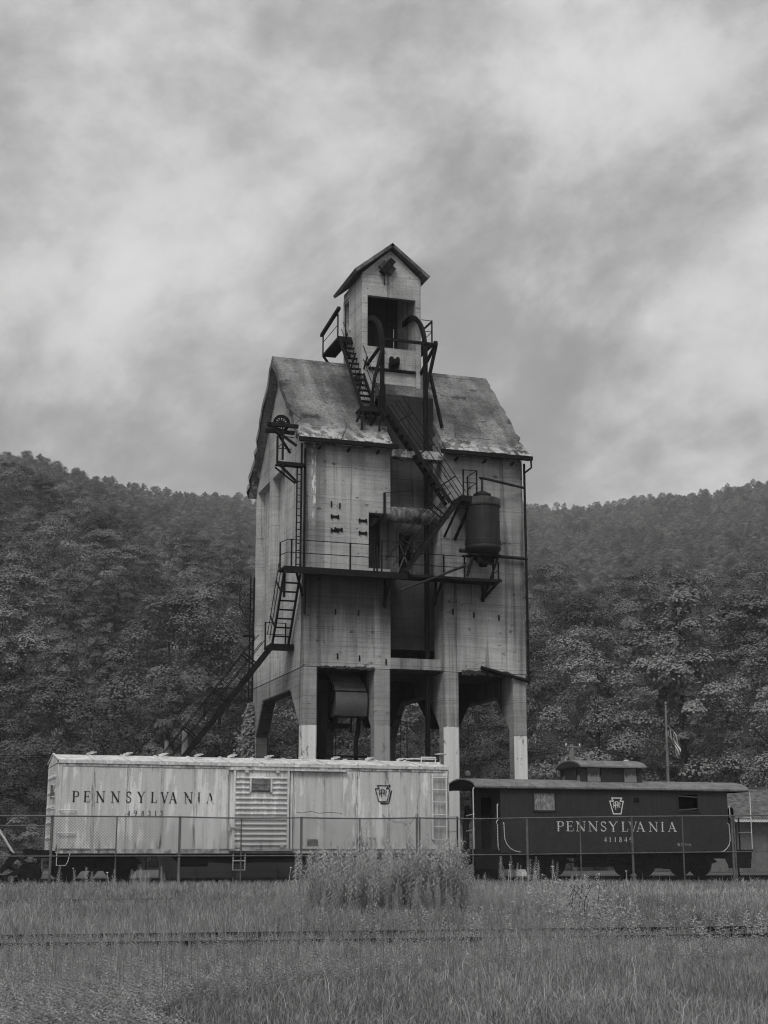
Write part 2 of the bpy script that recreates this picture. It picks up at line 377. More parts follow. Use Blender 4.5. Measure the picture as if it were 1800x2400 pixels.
def trunk_mesh(seed,h,w,base,r):
    rnd=random.Random(seed); mb=MB(); pts=[]; x=y=0
    for k in range(6):
        pts.append((x,y,-.4+k*(h*.82)/5)); x+=rnd.uniform(-.2,.2); y+=rnd.uniform(-.2,.2)
    mb.tube(pts,[r*(1.25-k*.2) for k in range(6)],7)
    for k in range(7):
        f=rnd.uniform(.25,.8); i=min(4,int(f*5)); p=Vector(pts[i]); a=rnd.uniform(0,6.28); l=w*rnd.uniform(.15,.28)
        m=p+Vector((math.cos(a)*l*.5,math.sin(a)*l*.5,l*.4)); e=p+Vector((math.cos(a)*l,math.sin(a)*l,l*.75))
        mb.tube([p,m,e],[r*.45,r*.3,r*.12],5)
    me=bpy.data.meshes.new('trunk'); me.from_pydata(mb.v,[],mb.f); me.materials.append(BARK); return me
KINDS=[ # name, label, height, width, base, clumps, per, leaf, flatness
 ('maple_tree','broad round-crowned leafy tree in the woods on the hillside',14.5,10.5,1.0,70,440,.088,.8,1.),
 ('maple_tree','broad round-crowned leafy tree in the woods on the hillside',13,11.5,.8,76,420,.090,.75,1.),
 ('locust_tree','airy leafy tree with flat layered sprays of foliage in the hillside woods',15,10,1.2,84,360,.088,.55,.9),
 ('locust_tree','airy leafy tree with flat layered sprays of foliage in the hillside woods',13,9,1.0,80,350,.086,.58,.9),
 ('oak_tree','tall uneven leafy tree with dense dark clumps in the hillside woods',17,11,1.8,74,440,.092,.85,.85),
 ('ash_tree','narrow upright leafy tree standing among wider crowns in the woods',16,7,1.2,60,430,.084,.95,.8),
 ('young_tree','small bushy tree of fine pale leaves at the edge of the woods',8.5,6.8,.5,52,400,.075,.85,1.15),
]
crowns=[crown_mesh('crown',100+i,*k[2:9],k[9]) for i,k in enumerate(KINDS)]
trunks=[trunk_mesh(200+i,k[2],k[3],k[4],.11+.007*k[2]) for i,k in enumerate(KINDS)]
rng=np.random.default_rng(11); spots=[]
def ok(x,y,d,cell={}):
    key=(int(x//9),int(y//9))
    for i in (-1,0,1):
        for j in (-1,0,1):
            for (a,b,e) in cell.get((key[0]+i,key[1]+j),()):
                if (a-x)**2+(b-y)**2<((d+e)*.5)**2: return False
    cell.setdefault(key,[]).append((x,y,d)); return True
for k in range(60000):
    a=rng.uniform(-22,22); rmax=np.interp(a,RID_A,RID_R)+60
    r=math.sqrt(rng.uniform(91**2,rmax**2)) if k>5000 else math.sqrt(rng.uniform(91**2,240**2))
    x,y=cam2w(R(a),r); d=(7.2 if r<220 else 6.9 if r<350 else 6.4)+rng.uniform(-1.1,1.5)
    if ok(x,y,d): spots.append((r,a,x,y))
spots.sort()
inview=[s for s in spots if abs(s[1])<15.6]; rest=[s for s in spots if abs(s[1])>=15.6]
near_t=inview[:285]; far_t=inview[285:]+rest
roots=[];first={}
GRP='trees in the woods on the hillside'
for i,(r,a,x,y) in enumerate(near_t):
    edge=r<101
    kk=int(rng.choice([0,3,6,6,6] if edge else [0,1,2,2,3,4,5,5,4,6])); K=KINDS[kk]
    if a<-4 and not edge and rng.uniform()<.3: kk=5; K=KINDS[5]
    z=float(hill(np.array([a]),np.array([r]))[0])
    if kk not in first:
        o=bpy.data.objects.new(K[0],None); C.objects.link(o); o['label']=K[1]; o['category']='tree'; o['group']=GRP
        tr=link('trunk',trunks[kk],o); cr=link('crown',crowns[kk],o); first[kk]=(o,tr,cr)
    else:
        o0,t0,c0=first[kk]; o=cp(o0); tr=cp(t0,o); cr=cp(c0,o)
    s=rng.uniform(.72,1.3)*(.70 if edge else .95); o.location=(x,y,z-.3); o.rotation_euler=(0,0,rng.uniform(0,6.28)); o.scale=(s*rng.uniform(.9,1.15),s*rng.uniform(.9,1.15),s)
# far woods: one mass
def gn_scatter(name,pts,scl,rots,srcs,pick,kind='stuff'):
    me=bpy.data.meshes.new(name); me.from_pydata([tuple(p) for p in pts],[],[])
    for nm,tp,vals in (('sc','FLOAT',scl),('rz','FLOAT',rots),('pk','INT',pick)):
        at=me.attributes.new(nm,tp,'POINT'); at.data.foreach_set('value',np.asarray(vals,np.float32 if tp=='FLOAT' else np.int32))
    o=link(name,me); o['kind']=kind
    ng=bpy.data.node_groups.new(name,'GeometryNodeTree'); ng.interface.new_socket('Geometry',in_out='INPUT',socket_type='NodeSocketGeometry'); ng.interface.new_socket('Geometry',in_out='OUTPUT',socket_type='NodeSocketGeometry')
    N=ng.nodes; L=ng.links; gi=N.new('NodeGroupInput'); go=N.new('NodeGroupOutput'); ip=N.new('GeometryNodeInstanceOnPoints')
    gg=N.new('GeometryNodeGeometryToInstance')
    infos=[]
    for s in srcs:
        oi=N.new('GeometryNodeObjectInfo'); oi.transform_space='ORIGINAL'; oi.inputs['Object'].default_value=s; oi.inputs['As Instance'].default_value=True; infos.append(oi)
    jn=N.new('GeometryNodeJoinGeometry')
    for oi in reversed(infos): L.new(oi.outputs['Geometry'],jn.inputs[0])
    def att(nm,tp):
        a=N.new('GeometryNodeInputNamedAttribute'); a.data_type=tp; a.inputs['Name'].default_value=nm; return a.outputs[0]
    L.new(gi.outputs[0],ip.inputs['Points']); L.new(jn.outputs[0],ip.inputs['Instance']); ip.inputs['Pick Instance'].default_value=True
    L.new(att('pk','INT'),ip.inputs['Instance Index'])
    cxyz=N.new('ShaderNodeCombineXYZ'); L.new(att('rz','FLOAT'),cxyz.inputs[2]); L.new(cxyz.outputs[0],ip.inputs['Rotation'])
    cs=N.new('ShaderNodeCombineXYZ'); sa=att('sc','FLOAT')
    for i in range(3): L.new(sa,cs.inputs[i])
    L.new(cs.outputs[0],ip.inputs['Scale']); L.new(ip.outputs[0],go.inputs[0]); N.remove(gg)
    md=o.modifiers.new('scatter','NODES'); md.node_group=ng; return o
fz=hill(np.array([s[1] for s in far_t]),np.array([s[0] for s in far_t]))
srcs=[first[k][2] for k in sorted(first) if k in (0,1,4,5)]
fp=[(s[2],s[3],z-(3.2 if s[0]<400 else 5.0)) for s,z in zip(far_t,fz)]
farw=gn_scatter('distant_woods',fp,rng.uniform(.58,.98,len(fp)),rng.uniform(0,6.28,len(fp)),srcs,rng.integers(0,len(srcs),len(fp)))
farw['label']='leafy woods covering the far slopes up to the ridges'; farw['category']='woods'
print('TREES',len(near_t),near_t[-1][0],len(far_t))
# low growth along the foot of the woods
BUSH=[crown_mesh('bush',300+i,h,w,.05,nc,240,.055,.8,1.2) for i,(h,w,nc) in enumerate(((2.2,3.2,26),(1.6,2.6,22),(2.8,3.0,28)))]
b0=[]
for i in range(46):
    a=rng.uniform(-15.5,15.5); r=rng.uniform(84,91); x,y=cam2w(R(a),r)
    if i<3:
        o=link('bush',BUSH[i]); tag(o,['low rounded bush at the foot of the woods','small spreading bush at the foot of the woods','tall ragged bush at the foot of the woods'][i],'bush','bushes along the foot of the woods'); b0.append(o)
    else: o=cp(b0[i%3])
    o.location=(x,y,0); o.rotation_euler=(0,0,rng.uniform(0,6)); s=rng.uniform(.8,1.5); o.scale=(s,s,s)
for i,(u,v,s,lb) in enumerate(((2.6,64,1.0,'dark bush on the bank behind the back fence, nearest the boxcar'),(-.2,66,1.25,'dark bush on the bank at the far left edge'),(5.2,67,.9,'low bush on the bank hidden behind the boxcar end'))):
    o=cp(b0[i]); o.location=(u,v,0); o.scale=(s*1.4,s*1.2,s); o['label']=lb; o['group']='bushes on the bank at the left'
# ------------------------------------------------------------------ coaling tower
X0,X1,Y0,Y1=14.62,24.02,55.15,63.8; RY=59.45; RZ=22.02; EY0,EY1,EZ=54.65,64.25,17.10
T=thing('coaling_tower',(19.3,59.4,0),'tall weathered concrete coaling tower on pillars with steep roof, hoist head house and steel stairs','coaling tower')
PX=[(14.62,15.20),(17.53,18.19),(20.42,21.08),(23.44,24.02)]
for i,(a,b) in enumerate(PX):
    o=[(Y0,-.3),(Y0+.57,-.3),(Y0+.57,5.79),(57.18,7.25),(61.87,7.25),(63.14,5.83),(63.14,-.3),(Y1,-.3),(Y1,8.0),(Y0,8.0)]
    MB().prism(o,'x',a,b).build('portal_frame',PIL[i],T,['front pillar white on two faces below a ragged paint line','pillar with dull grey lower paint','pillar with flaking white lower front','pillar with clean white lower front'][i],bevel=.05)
    # joint ledges where the pours met
fw=MB()
for bx in ((X0,17.27,Y0,Y0+.4,8.0,17.0),(17.27,18.19,Y0,Y0+.4,8.0,12.02),(17.27,18.19,Y0,Y0+.4,14.3,17.0),(17.88,18.19,Y0+.4,56.2,8.0,12.02),(17.88,18.19,Y0+.4,56.2,14.3,18.1)): fw.box(*bx)
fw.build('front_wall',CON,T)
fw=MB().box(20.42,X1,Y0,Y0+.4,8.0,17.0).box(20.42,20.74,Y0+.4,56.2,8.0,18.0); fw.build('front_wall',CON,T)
MB().box(18.19,20.42,Y0+.01,Y0+.45,8.03,8.46).build('cross_beam',PIL[1],T)
MB().box(18.19,20.42,EY0+.30,Y0+.38,16.68,17.02).build('eave_beam',ROOF,T)
rb=MB()   # recess back with an opening
for bx in ((18.10,18.86,56.2,56.5,8.95,19.72),(19.51,20.46,56.2,56.5,8.95,19.72),(18.86,19.51,56.2,56.5,8.95,11.98),(18.86,19.51,56.2,56.5,13.74,19.72)): rb.box(*bx)
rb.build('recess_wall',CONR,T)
MB().prism([(56.2,19.722),(56.95,20.42),(56.95,19.2),(56.5,19.2),(56.5,19.72)],'x',18.10,20.46).build('shaft_cap',ROOF,T)
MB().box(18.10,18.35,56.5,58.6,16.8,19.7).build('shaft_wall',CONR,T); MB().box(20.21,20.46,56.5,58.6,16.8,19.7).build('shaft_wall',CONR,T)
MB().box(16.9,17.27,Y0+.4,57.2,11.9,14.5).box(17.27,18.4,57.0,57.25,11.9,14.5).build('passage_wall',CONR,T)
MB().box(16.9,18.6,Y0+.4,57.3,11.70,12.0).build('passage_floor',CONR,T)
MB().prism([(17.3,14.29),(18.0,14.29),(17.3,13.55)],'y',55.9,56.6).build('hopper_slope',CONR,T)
br=MB().bar((18.86,56.35,12.0),(19.51,56.35,13.7),.06).bar((19.51,56.35,12.0),(18.86,56.35,13.7),.06); br.build('cross_brace',GALV,T)
MB().box(18.8,18.86,56.1,56.2,11.98,13.8).box(19.51,19.58,56.1,56.2,11.98,13.8).box(18.8,19.58,56.1,56.2,13.8,13.87).build('opening_frame',GALV,T)
# side walls with recessed panels
sw=MB().box(X0+.34,X0+.6,Y0+.4,Y1-.3,8.0,17.05)
for bx in ((63.53,Y1,8.0,17.05),(60.72,61.26,8.77,16.85),(Y0+.4,58.5,8.0,17.05),(58.5,63.53,16.85,17.05),(58.5,63.53,8.0,8.77)): sw.box(X0,X0+.34,*bx)
sw.build('side_wall',CONS,T)
sw=MB().box(X1-.3,X1,Y0+.4,Y1-.3,8.0,17.05); sw.build('side_wall',CONS,T)
MB().box(X0+.34,X1,Y1-.3,Y1,8.0,17.05).build('back_wall',CONS,T)
for xx in (X0,X1-.28):
    MB().prism([(Y0,17.05),(Y1,17.05),(RY,RZ-.32)],'x',xx,xx+.28).build('gable_wall',CONS,T)
MB().box(X0+.01,X1-.01,Y0+.42,Y1-.31,7.95,8.2).build('bin_floor',CONR,T)
for a,b,yb in ((15.3,17.4,58.6),(18.4,20.2,60.2),(21.2,23.3,60.0)):
    cx_=(a+b)/2; h=MB(); z0=8.0;z1=6.15
    p=[(a,yb-1.5),(b,yb-1.5),(b,yb+1.5),(a,yb+1.5)]; q=[(cx_-.45,yb-.5),(cx_+.45,yb-.5),(cx_+.45,yb+.5),(cx_-.45,yb+.5)]
    for k in range(4): l=(k+1)%4; h.quad((*p[k],z0),(*p[l],z0),(*q[l],z1),(*q[k],z1))
    h.quad(*[(*v,z1) for v in q]); h.build('hopper_bottom',IRON,T)
# roof
def slab(x0,x1,ya,za,yb,zb,th,ragged=''):
    n=Vector((0,-(zb-za),yb-ya)).normalized(); n=n if n.z>0 else -n
    m=MB(); N,M=18,22; rnd=random.Random(int(x0*10)); d=Vector((0,yb-ya,zb-za)).normalized()
    ej=[max(-.02,rnd.gauss(0,.06)) for k in range(N+1)]; lj=[abs(rnd.gauss(0,.055))*(1.5 if j<9 else .7) for j in range(M+1)]; rj=[abs(rnd.gauss(0,.055))*(1.5 if j<9 else .7) for j in range(M+1)]
    def P(k,j,o):
        x=x0+(x1-x0)*k/N
        if k==0 and 'l' in ragged: x+=lj[j]
        if k==N and 'r' in ragged: x-=rj[j]
        p=Vector((x,ya+(yb-ya)*j/M,za+(zb-za)*j/M))
        if j==0: p+=d*ej[k]*.8
        return p-n*(th*o)+n*(rnd.uniform(-.012,.012) if (o==0 and 0<j<M and 0<k<N) else 0)
    T0=[[P(k,j,0) for j in range(M+1)] for k in range(N+1)]; B0=[[P(k,j,1) for j in range(M+1)] for k in range(N+1)]
    for k in range(N):
        for j in range(M): m.quad(T0[k][j],T0[k+1][j],T0[k+1][j+1],T0[k][j+1])
        m.quad(B0[k][0],B0[k][M],B0[k+1][M],B0[k+1][0])
        m.quad(T0[k][0],B0[k][0],B0[k+1][0],T0[k+1][0]); m.quad(T0[k][M],T0[k+1][M],B0[k+1][M],B0[k][M])
    for j in range(M):
        for k in (0,N): m.quad(T0[k][j],T0[k][j+1],B0[k][j+1],B0[k][j])
    return m
slab(14.15,18.13,EY0,EZ,RY,RZ,.26,'l').build('roof_slope',ROOF,T)
slab(20.43,24.24,EY0,EZ,RY,RZ,.26,'r').build('roof_slope',ROOF,T)
yt=56.9; zt=EZ+(yt-EY0)*(RZ-EZ)/(RY-EY0)
slab(18.13,20.43,yt,zt,RY,RZ,.26).build('roof_slope',ROOF,T)
slab(14.15,24.24,EY1,EZ-.2,RY+.002,RZ-.002,.3,'lr').build('roof_slope',ROOF,T)
for a,b in ((14.2,18.36),(20.22,24.27)):
    g_=MB().prism([(EY0-.11,EZ-.20),(EY0+.02,EZ-.20),(EY0+.02,EZ-.05),(EY0-.11,EZ-.03)],'x',a,b); g_.build('gutter',IRON,T)
for a,b in ((14.64,18.1),(20.5,24.0)):
    for k in range(3):
        x=a+.5+(b-a-1.)*k/2; MB().box(x-.02,x+.02,EY0+.12,Y0-.002,EZ-.36,EZ-.26).build('gutter_strap',IRON,T)
# head house
hx0,hx1,hy0,hy1=17.52,20.19,56.95,59.75
hw=MB()
for bx in ((hx0,17.76,22.05,24.36),(19.95,hx1,22.05,24.36),(hx0,hx1,19.6,22.05),(hx0,hx1,24.36,25.35)): hw.box(bx[0],bx[1],hy0,hy0+.2,bx[2],bx[3])
hw.prism([(hx0,25.35),(hx1,25.35),(18.80,26.55)],'y',hy0,hy0+.2); hw.build('head_house_front',CONS,T)
sd=MB()
for bx in ((hy0+.2,58.74,21.0,25.35),(59.54,hy1,21.0,25.35),(58.74,59.54,24.82,25.35),(58.74,59.54,21.0,23.3)): sd.box(hx0,hx0+.2,*bx)
sd.build('head_house_side',CONS,T)
MB().box(hx1-.2,hx1,hy0+.2,hy1,20.5,25.35).build('head_house_side',CONS,T)
bk=MB()
for bx in ((hx0+.2,19.80,21.,25.35),(19.88,hx1-.2,21.,25.35),(19.80,19.88,21.,21.9),(19.80,19.88,24.0,25.35)): bk.box(bx[0],bx[1],hy1-.2,hy1,bx[2],bx[3])
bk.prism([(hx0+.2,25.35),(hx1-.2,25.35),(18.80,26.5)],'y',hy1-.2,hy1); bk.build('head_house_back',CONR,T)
df=MB().box(hx0-.06,hx0+.05,58.66,58.74,23.3,24.9).box(hx0-.06,hx0+.05,59.54,59.62,23.3,24.9).box(hx0-.06,hx0+.05,58.66,59.62,24.9,24.98); df.build('door_frame',CONS,T)
def hroof(xa,za,xb,zb):
    d=Vector((xb-xa,0,zb-za)).normalized(); n=Vector((-d.z,0,d.x)); n=n if n.z>0 else -n
    o=[(xa,za),(xb,zb),(xb-n.x*.14,zb-n.z*.14),(xa-n.x*.14,za-n.z*.14)]
    return MB().prism(o,'y',56.6,60.0)
hroof(17.08,25.36,18.79,26.76).build('head_house_roof',ROOF,T); hroof(18.792,26.758,20.52,25.42).build('head_house_roof',ROOF,T)
MB().box(17.8,19.9,hy0-.12,hy0-.002,20.98,21.08).build('ledge_beam',IRON,T)
MB().box(19.93,20.12,hy0-.1,hy0-.002,20.25,21.7).build('pilaster',CONS,T)
gb=MB().bar((18.36,56.72,25.35),(18.82,56.72,25.98),.30,.26,(0,1,0)); gb.build('gable_hatch',IRON,T)
gb=MB().bar((18.30,56.80,25.62),(18.55,56.80,25.9),.25,.12,(0,1,0)).bar((18.68,56.80,25.4),(18.9,56.80,25.72),.25,.12,(0,1,0)); gb.build('hatch_plate',RUST,T)
MB().tube([(18.52,56.85,25.3),(18.50,56.9,25.05),(18.53,56.93,24.9)],.02,5).build('hanging_chain',IRON,T)
MB().lathe((19.02,56.80,21.36),[(.06,-.28),(.26,-.28),(.26,-.20),(.18,-.18),(.18,-.02),(.26,0),(.26,.07),(.06,.07)],20,'x').build('winch_drum',IRON,T)
MB().box(18.70,18.95,56.72,56.94,21.08,21.34).build('winch_bearing',IRON,T)
# guide rails
def guide(u,ztop,z0,rad,yv,name='guide_rail'):
    pts=[]
    for k in range(11):
        a=math.pi/2*k/10; pts.append((u,yv+rad-rad*math.sin(a),ztop-rad*(1-math.cos(a))))
    pts=[(u,yv+rad+.6,ztop)]+pts+[(u,yv,z0)]
    m=MB()
    for p,q in zip(pts,pts[1:]):
        m.bar(p,q,.05,.22,(0,-1,.02) if abs(p[1]-q[1])<.02 else (0,0,1))
        m.bar(Vector(p)+Vector((.09,0,0)),Vector(q)+Vector((.09,0,0)),.12,.03,(0,-1,.02) if abs(p[1]-q[1])<.02 else (0,0,1))
    return m.build(name,STEEL,T)
guide(19.86,23.75,0.0,2.25,55.62); guide(17.84,23.3,18.2,1.9,55.3)
# A-frame on the roof
fr=MB(); b=.11
for p,q in (((17.93,55.0,21.70),(20.14,55.0,21.70)),((17.93,55.0,21.70),(17.75,56.95,21.2)),((20.14,55.0,21.70),(20.15,56.95,21.0)),
            ((17.90,55.0,21.65),(17.52,55.25,19.95)),((17.52,55.25,19.95),(17.40,55.5,18.2)),((20.16,55.0,21.65),(20.02,55.4,20.5)),
            ((20.02,55.4,20.5),(19.78,55.6,19.2)),((20.05,55.4,20.45),(20.66,55.7,18.3))): fr.bar(p,q,b)
fr.build('hoist_frame',STEEL,T)
MB().lathe((20.14,55.0,21.72),[(.05,-.06),(.14,-.06),(.14,.06),(.05,.06)],12,'x').build('frame_pulley',IRON,T)
# stairs
def stair(p,q,wdir,w,rise=.27,rail=(1,1),posts=3,name='stair_flight',rh=1.0,ext=.0):
    p=Vector(p);q=Vector(q);wd=Vector(wdir)*w; d=(q-p).normalized(); up=wd.cross(d).normalized(); up=up if up.z>0 else -up
    m=MB()
    for k in (0,1): m.bar(p+wd*k,q+wd*k,.06,.17,up)
    o=m.build(name,STEEL,T); n=max(3,int((q.z-p.z)/rise)); me=None
    hd=Vector((d.x,d.y,0)).normalized()
    for k in range(1,n):
        c=p+(q-p)*(k/n)+wd*.5; tr=MB()
        if me is None:
            tr.bar(c-Vector(wdir)*(w/2-.03),c+Vector(wdir)*(w/2-.03),.20,.035,(0,0,1)); t0=tr.build('tread',STEEL,o); me=t0; c0=c.copy(); l0=t0.location.copy()
        else:
            t1=cp(me,o); t1.location=l0+(c-c0)
    for k in (0,1):
        if not rail[k]: continue
        h=MB(); s=wd*k
        for hh in (rh,rh*.55): h.tube([p+s+up*hh-d*ext*0,q+s+up*hh],.018,5)
        for j in range(posts):
            c=p+(q-p)*((j+.5)/posts)+s; h.bar(c-up*.1,c+up*(rh+.02),.055)
        h.build('handrail',STEEL,o)
    return o
stair((6.95,56.7,0.0),(13.76,56.7,8.92),(0,1,0),.55,.27,posts=6,rh=.72)
stair((13.82,57.0,9.02),(13.82,55.25,11.62),(1,0,0),.66,.31,rail=(1,0),posts=2)
stair((18.46,54.05,11.76),(20.80,54.05,14.88),(0,1,0),.5,posts=2,rh=.85)
stair((20.55,54.5,14.80),(17.80,54.5,18.62),(0,1,0),.5,posts=3,rh=.85)
stair((17.10,55.6,18.88),(16.98,58.6,22.9),(1,0,0),.56,.29,posts=3,rh=.8)
def deck(name,x0,x1,y0,y1,z,th=.1,edge=.2):
    m=MB().box(x0,x1,y0,y1,z-th,z)
    o=m.build(name,STEEL,T); e=MB().box(x0,x1,y0-.04,y0,z-edge,z+.02); e.build('toe_beam',STEEL,o); return o
def railing(par,pts,h=1.07,posts=None,mid=True):
    m=MB(); P=[Vector(p) for p in pts]
    for hh in ((h,h*.53) if mid else (h,)): m.tube([p+Vector((0,0,hh)) for p in P],.018,5)
    for p in (posts or P): p=Vector(p); m.bar(p,p+Vector((0,0,h+.02)),.055)
    return m.build('railing',STEEL,par)
L1=deck('landing',13.62,14.60,56.6,57.6,9.0,.12,.24)
MB().bar((14.58,56.75,8.88),(15.1,56.75,8.75),.10).build('landing_bracket',STEEL,L1)
railing(L1,[(13.66,57.55,9.0),(14.5,57.55,9.0)],1.0)
D1=deck('walkway',13.55,18.62,54.22,55.13,11.70,.08,.24)
railing(D1,[(13.58,54.9,11.7),(13.72,54.26,11.7),(17.25,54.26,11.7)],1.08,[(13.58,54.95,11.7),(13.86,54.26,11.7),(16.24,54.26,11.7),(17.22,54.26,11.7)])
railing(D1,[(17.36,54.30,11.7),(18.32,54.30,11.7)],1.25,[(17.36,54.30,11.5),(17.55,54.30,11.7)])
D2=deck('walkway',18.64,22.62,54.22,55.13,11.66,.06,.09)
railing(D2,[(18.9,54.95,11.7),(20.1,54.95,11.7),(21.3,54.95,11.7)],1.0,[(20.4,54.95,11.7),(21.3,54.95,11.7)])
railing(D2,[(22.52,54.3,11.66),(22.53,54.9,11.66)],.75)
for x,zb in ((13.8,10.75),(17.95,10.55),(20.1,10.7),(22.15,11.0)):
    m=MB().bar((x+.25*(x<15),54.25,11.58),(x+(.75 if x<15 else -.05),Y0-.02,zb),.08).bar((x,Y0-.05,zb-.1),(x,Y0-.05,11.6),.09); m.build('walkway_bracket',STEEL,T)
L3=deck('landing',20.78,21.52,53.95,55.13,14.98,.1,.22)
railing(L3,[(20.92,53.98,14.98),(21.5,53.98,14.98),(21.5,55.0,14.98)],1.1)
MB().bar((21.3,54.0,14.85),(20.95,Y0-.02,13.4),.09).bar((20.85,54.0,14.85),(20.5,Y0-.02,13.5),.07).build('landing_bracket',STEEL,L3)
L4=deck('landing',17.0,18.05,55.35,56.15,18.80,.1,.2)
m=MB()
for p,q in (((17.1,55.4,18.7),(17.0,55.3,17.8)),((17.9,55.4,18.7),(17.75,55.3,17.8)),((17.1,55.4,18.7),(17.5,56.1,18.5)),((17.0,55.35,18.72),(16.85,55.5,18.15)),((17.9,56.1,18.7),(17.5,55.6,18.1))): m.bar(p,q,.07)
m.build('landing_leg',STEEL,L4); railing(L4,[(18.03,55.38,18.8),(18.03,56.1,18.8)],1.0); railing(L4,[(17.55,55.38,18.8),(18.0,55.38,18.8)],.95)
L5=deck('landing',16.88,17.50,58.5,61.0,22.9,.1,.2)
m=railing(L5,[(16.90,58.55,22.9),(16.90,60.95,22.9)],1.05); MB().bar((16.88,58.3,24.15),(16.88,61.15,23.85),.14).build('hand_beam',STEEL,L5)
MB().bar((16.9,60.9,22.8),(17.5,60.9,22.0),.09).bar((16.9,58.6,22.8),(17.5,58.6,22.0),.09).build('landing_bracket',STEEL,L5)
L6=deck('landing',20.21,21.28,58.4,61.0,23.0,.1,.2); railing(L6,[(20.3,58.45,23.0),(21.24,58.45,23.0),(21.24,60.95,23.0)],1.1)
MB().bar((21.22,58.45,24.05),(20.3,58.5,23.1),.09).bar((21.22,58.45,22.9),(20.2,58.45,21.9),.08).build('landing_brace',STEEL,L6)
# horizontal drum, sand tank, pipes
MB().lathe((18.05,55.50,14.37),[(.0,-.08),(.22,-.06),(.32,.0),(.34,.05),(.33,.1),(.335,1.1),(.35,1.12),(.35,1.18),(.335,1.2),(.33,2.3),(.2,2.33)],26,'x').build('drum',DRUM,T,smooth=True)
m=MB().bar((17.92,55.08,15.15),(17.92,55.08,14.0),.08).tube([(17.9,55.08,15.15),(19.1,55.0,15.3)],.015,5); m.build('drum_bracket',STEEL,T)
st_=MB().lathe((21.87,54.32,0),[(.50,12.66),(.66,12.78),(.71,12.86),(.73,12.9),(.73,12.98),(.715,13.0),(.73,13.2),(.73,13.24),(.70,13.25),(.70,14.62),(.73,14.64),(.73,14.72),(.715,14.73),(.715,14.95),(.55,15.02),(.34,15.03),(.34,15.12),(.36,15.14),(.36,15.2),(.12,15.33),(.05,15.35)],36).build('sand_tank',TANK,T,smooth=True)
MB().lathe((21.87,54.32,0),[(.738,14.70),(.738,14.96),(.70,14.98)],36).build('tank_band',RUST,st_)
rv=MB()
for k in range(36):
    a=2*math.pi*k/36
    for zz in (13.12,14.67): rv.box(21.87+.735*math.cos(a)-.012,21.87+.735*math.cos(a)+.012,54.32+.735*math.sin(a)-.012,54.32+.735*math.sin(a)+.012,zz-.012,zz+.012)
stuff(rv.build('rivets',RUST,st_))
h=MB().lathe((21.87,54.32,0),[(.16,12.2),(.2,12.34),(.48,12.56),(.5,12.66)],20).box(21.2,22.5,54.0,54.65,12.60,12.66).box(21.55,21.75,54.0,54.2,12.28,12.6).box(22.0,22.25,54.05,54.25,12.3,12.6).tube([(21.7,54.0,12.3),(22.3,54.0,12.25)],.05,6); h.build('tank_outlet',IRON,st_)
MB().tube([(21.87,54.32,15.3),(21.87,54.32,15.82),(21.8,54.32,15.9),(21.9,54.34,15.9),(24.05,55.0,15.80)],[.05,.05,.075,.06,.055],8).build('sand_pipe',TANK,T)
MB().tube([(22.7,54.98,12.80),(24.1,54.98,12.78)],.07,8).tube([(20.95,54.6,12.86),(21.35,54.6,12.86)],.09,8).build('sand_pipe',TANK,T)
m=MB()
for p,q in (((21.30,54.05,12.5),(21.12,54.2,11.72)),((22.45,54.05,12.7),(22.14,54.2,11.72)),((22.14,54.2,11.7),(22.12,Y0-.03,10.95)),((22.54,54.2,11.68),(22.15,Y0-.03,11.0)),((21.2,54.9,12.7),(22.5,54.9,12.7)),((21.3,54.0,12.62),(22.45,54.0,12.62))): m.bar(p,q,.085)
m.build('tank_support',STEEL,T)
MB().tube([(18.26,54.0,10.97),(18.6,54.0,11.13),(19.9,54.05,11.66),(20.6,54.1,11.98),(21.0,54.1,12.14)],[.05,.05,.04,.06,.06],7).build('delivery_spout',TANK,T)
MB().tube([(24.07,55.03,16.85),(24.07,55.03,7.6)],.055,8).tube([(24.07,55.03,7.72),(22.0,55.05,7.98+.22)],.075,8).build('downpipe',STEEL,T)
MB().tube([(24.2,54.6,16.9),(24.22,54.62,16.6),(24.07,55.0,16.45)],.04,6).build('downpipe_elbow',STEEL,T)
MB().tube([(14.56,55.02,16.7),(14.56,55.02,11.75)],.045,6).build('downpipe',STEEL,T)
MB().box(14.60,14.66,55.0,55.13,10.0,11.6).build('downpipe',STEEL,T)
# ladder and sheave bracket at the front left corner
ld=MB().bar((14.22,54.95,16.0),(14.22,54.95,11.75),.05).bar((14.40,54.95,16.9),(14.40,54.95,11.75),.07)
ldo=ld.build('wall_ladder',STEEL,T); r0=None
for k in range(15):
    r_=MB().bar((14.22,54.95,11.95+k*.28),(14.40,54.95,11.95+k*.28),.03) if k==0 else None
    if r_: r0=r_.build('rung',STEEL,ldo); z0_=r0.location.z
    else: q_=cp(r0,ldo); q_.location.z=z0_+k*.28
m=MB()
for p,q,w in (((12.93,54.8,17.52),(14.2,54.8,17.52),.14),((13.0,55.4,17.42),(14.2,55.4,17.42),.14),((12.98,54.8,17.48),(14.15,54.8,16.72),.09),((13.2,54.8,17.4),(13.98,55.15,16.5),.08),
              ((13.36,54.8,17.06),(13.36,54.8,15.95),.075),((13.58,54.8,17.35),(13.58,54.8,16.1),.075),((13.36,54.8,16.56),(13.95,54.8,16.56),.03),((13.36,54.8,16.56),(13.6,54.8,16.82),.03),((13.4,54.8,17.1),(14.1,55.0,17.1),.03),
              ((13.38,54.8,15.95),(14.4,54.8,15.95),.14),((13.6,55.35,16.05),(14.5,55.35,16.05),.12),((13.42,54.8,15.93),(14.24,54.95,15.25),.085),((13.42,55.4,15.93),(14.24,55.3,15.3),.06)): m.bar(p,q,w)
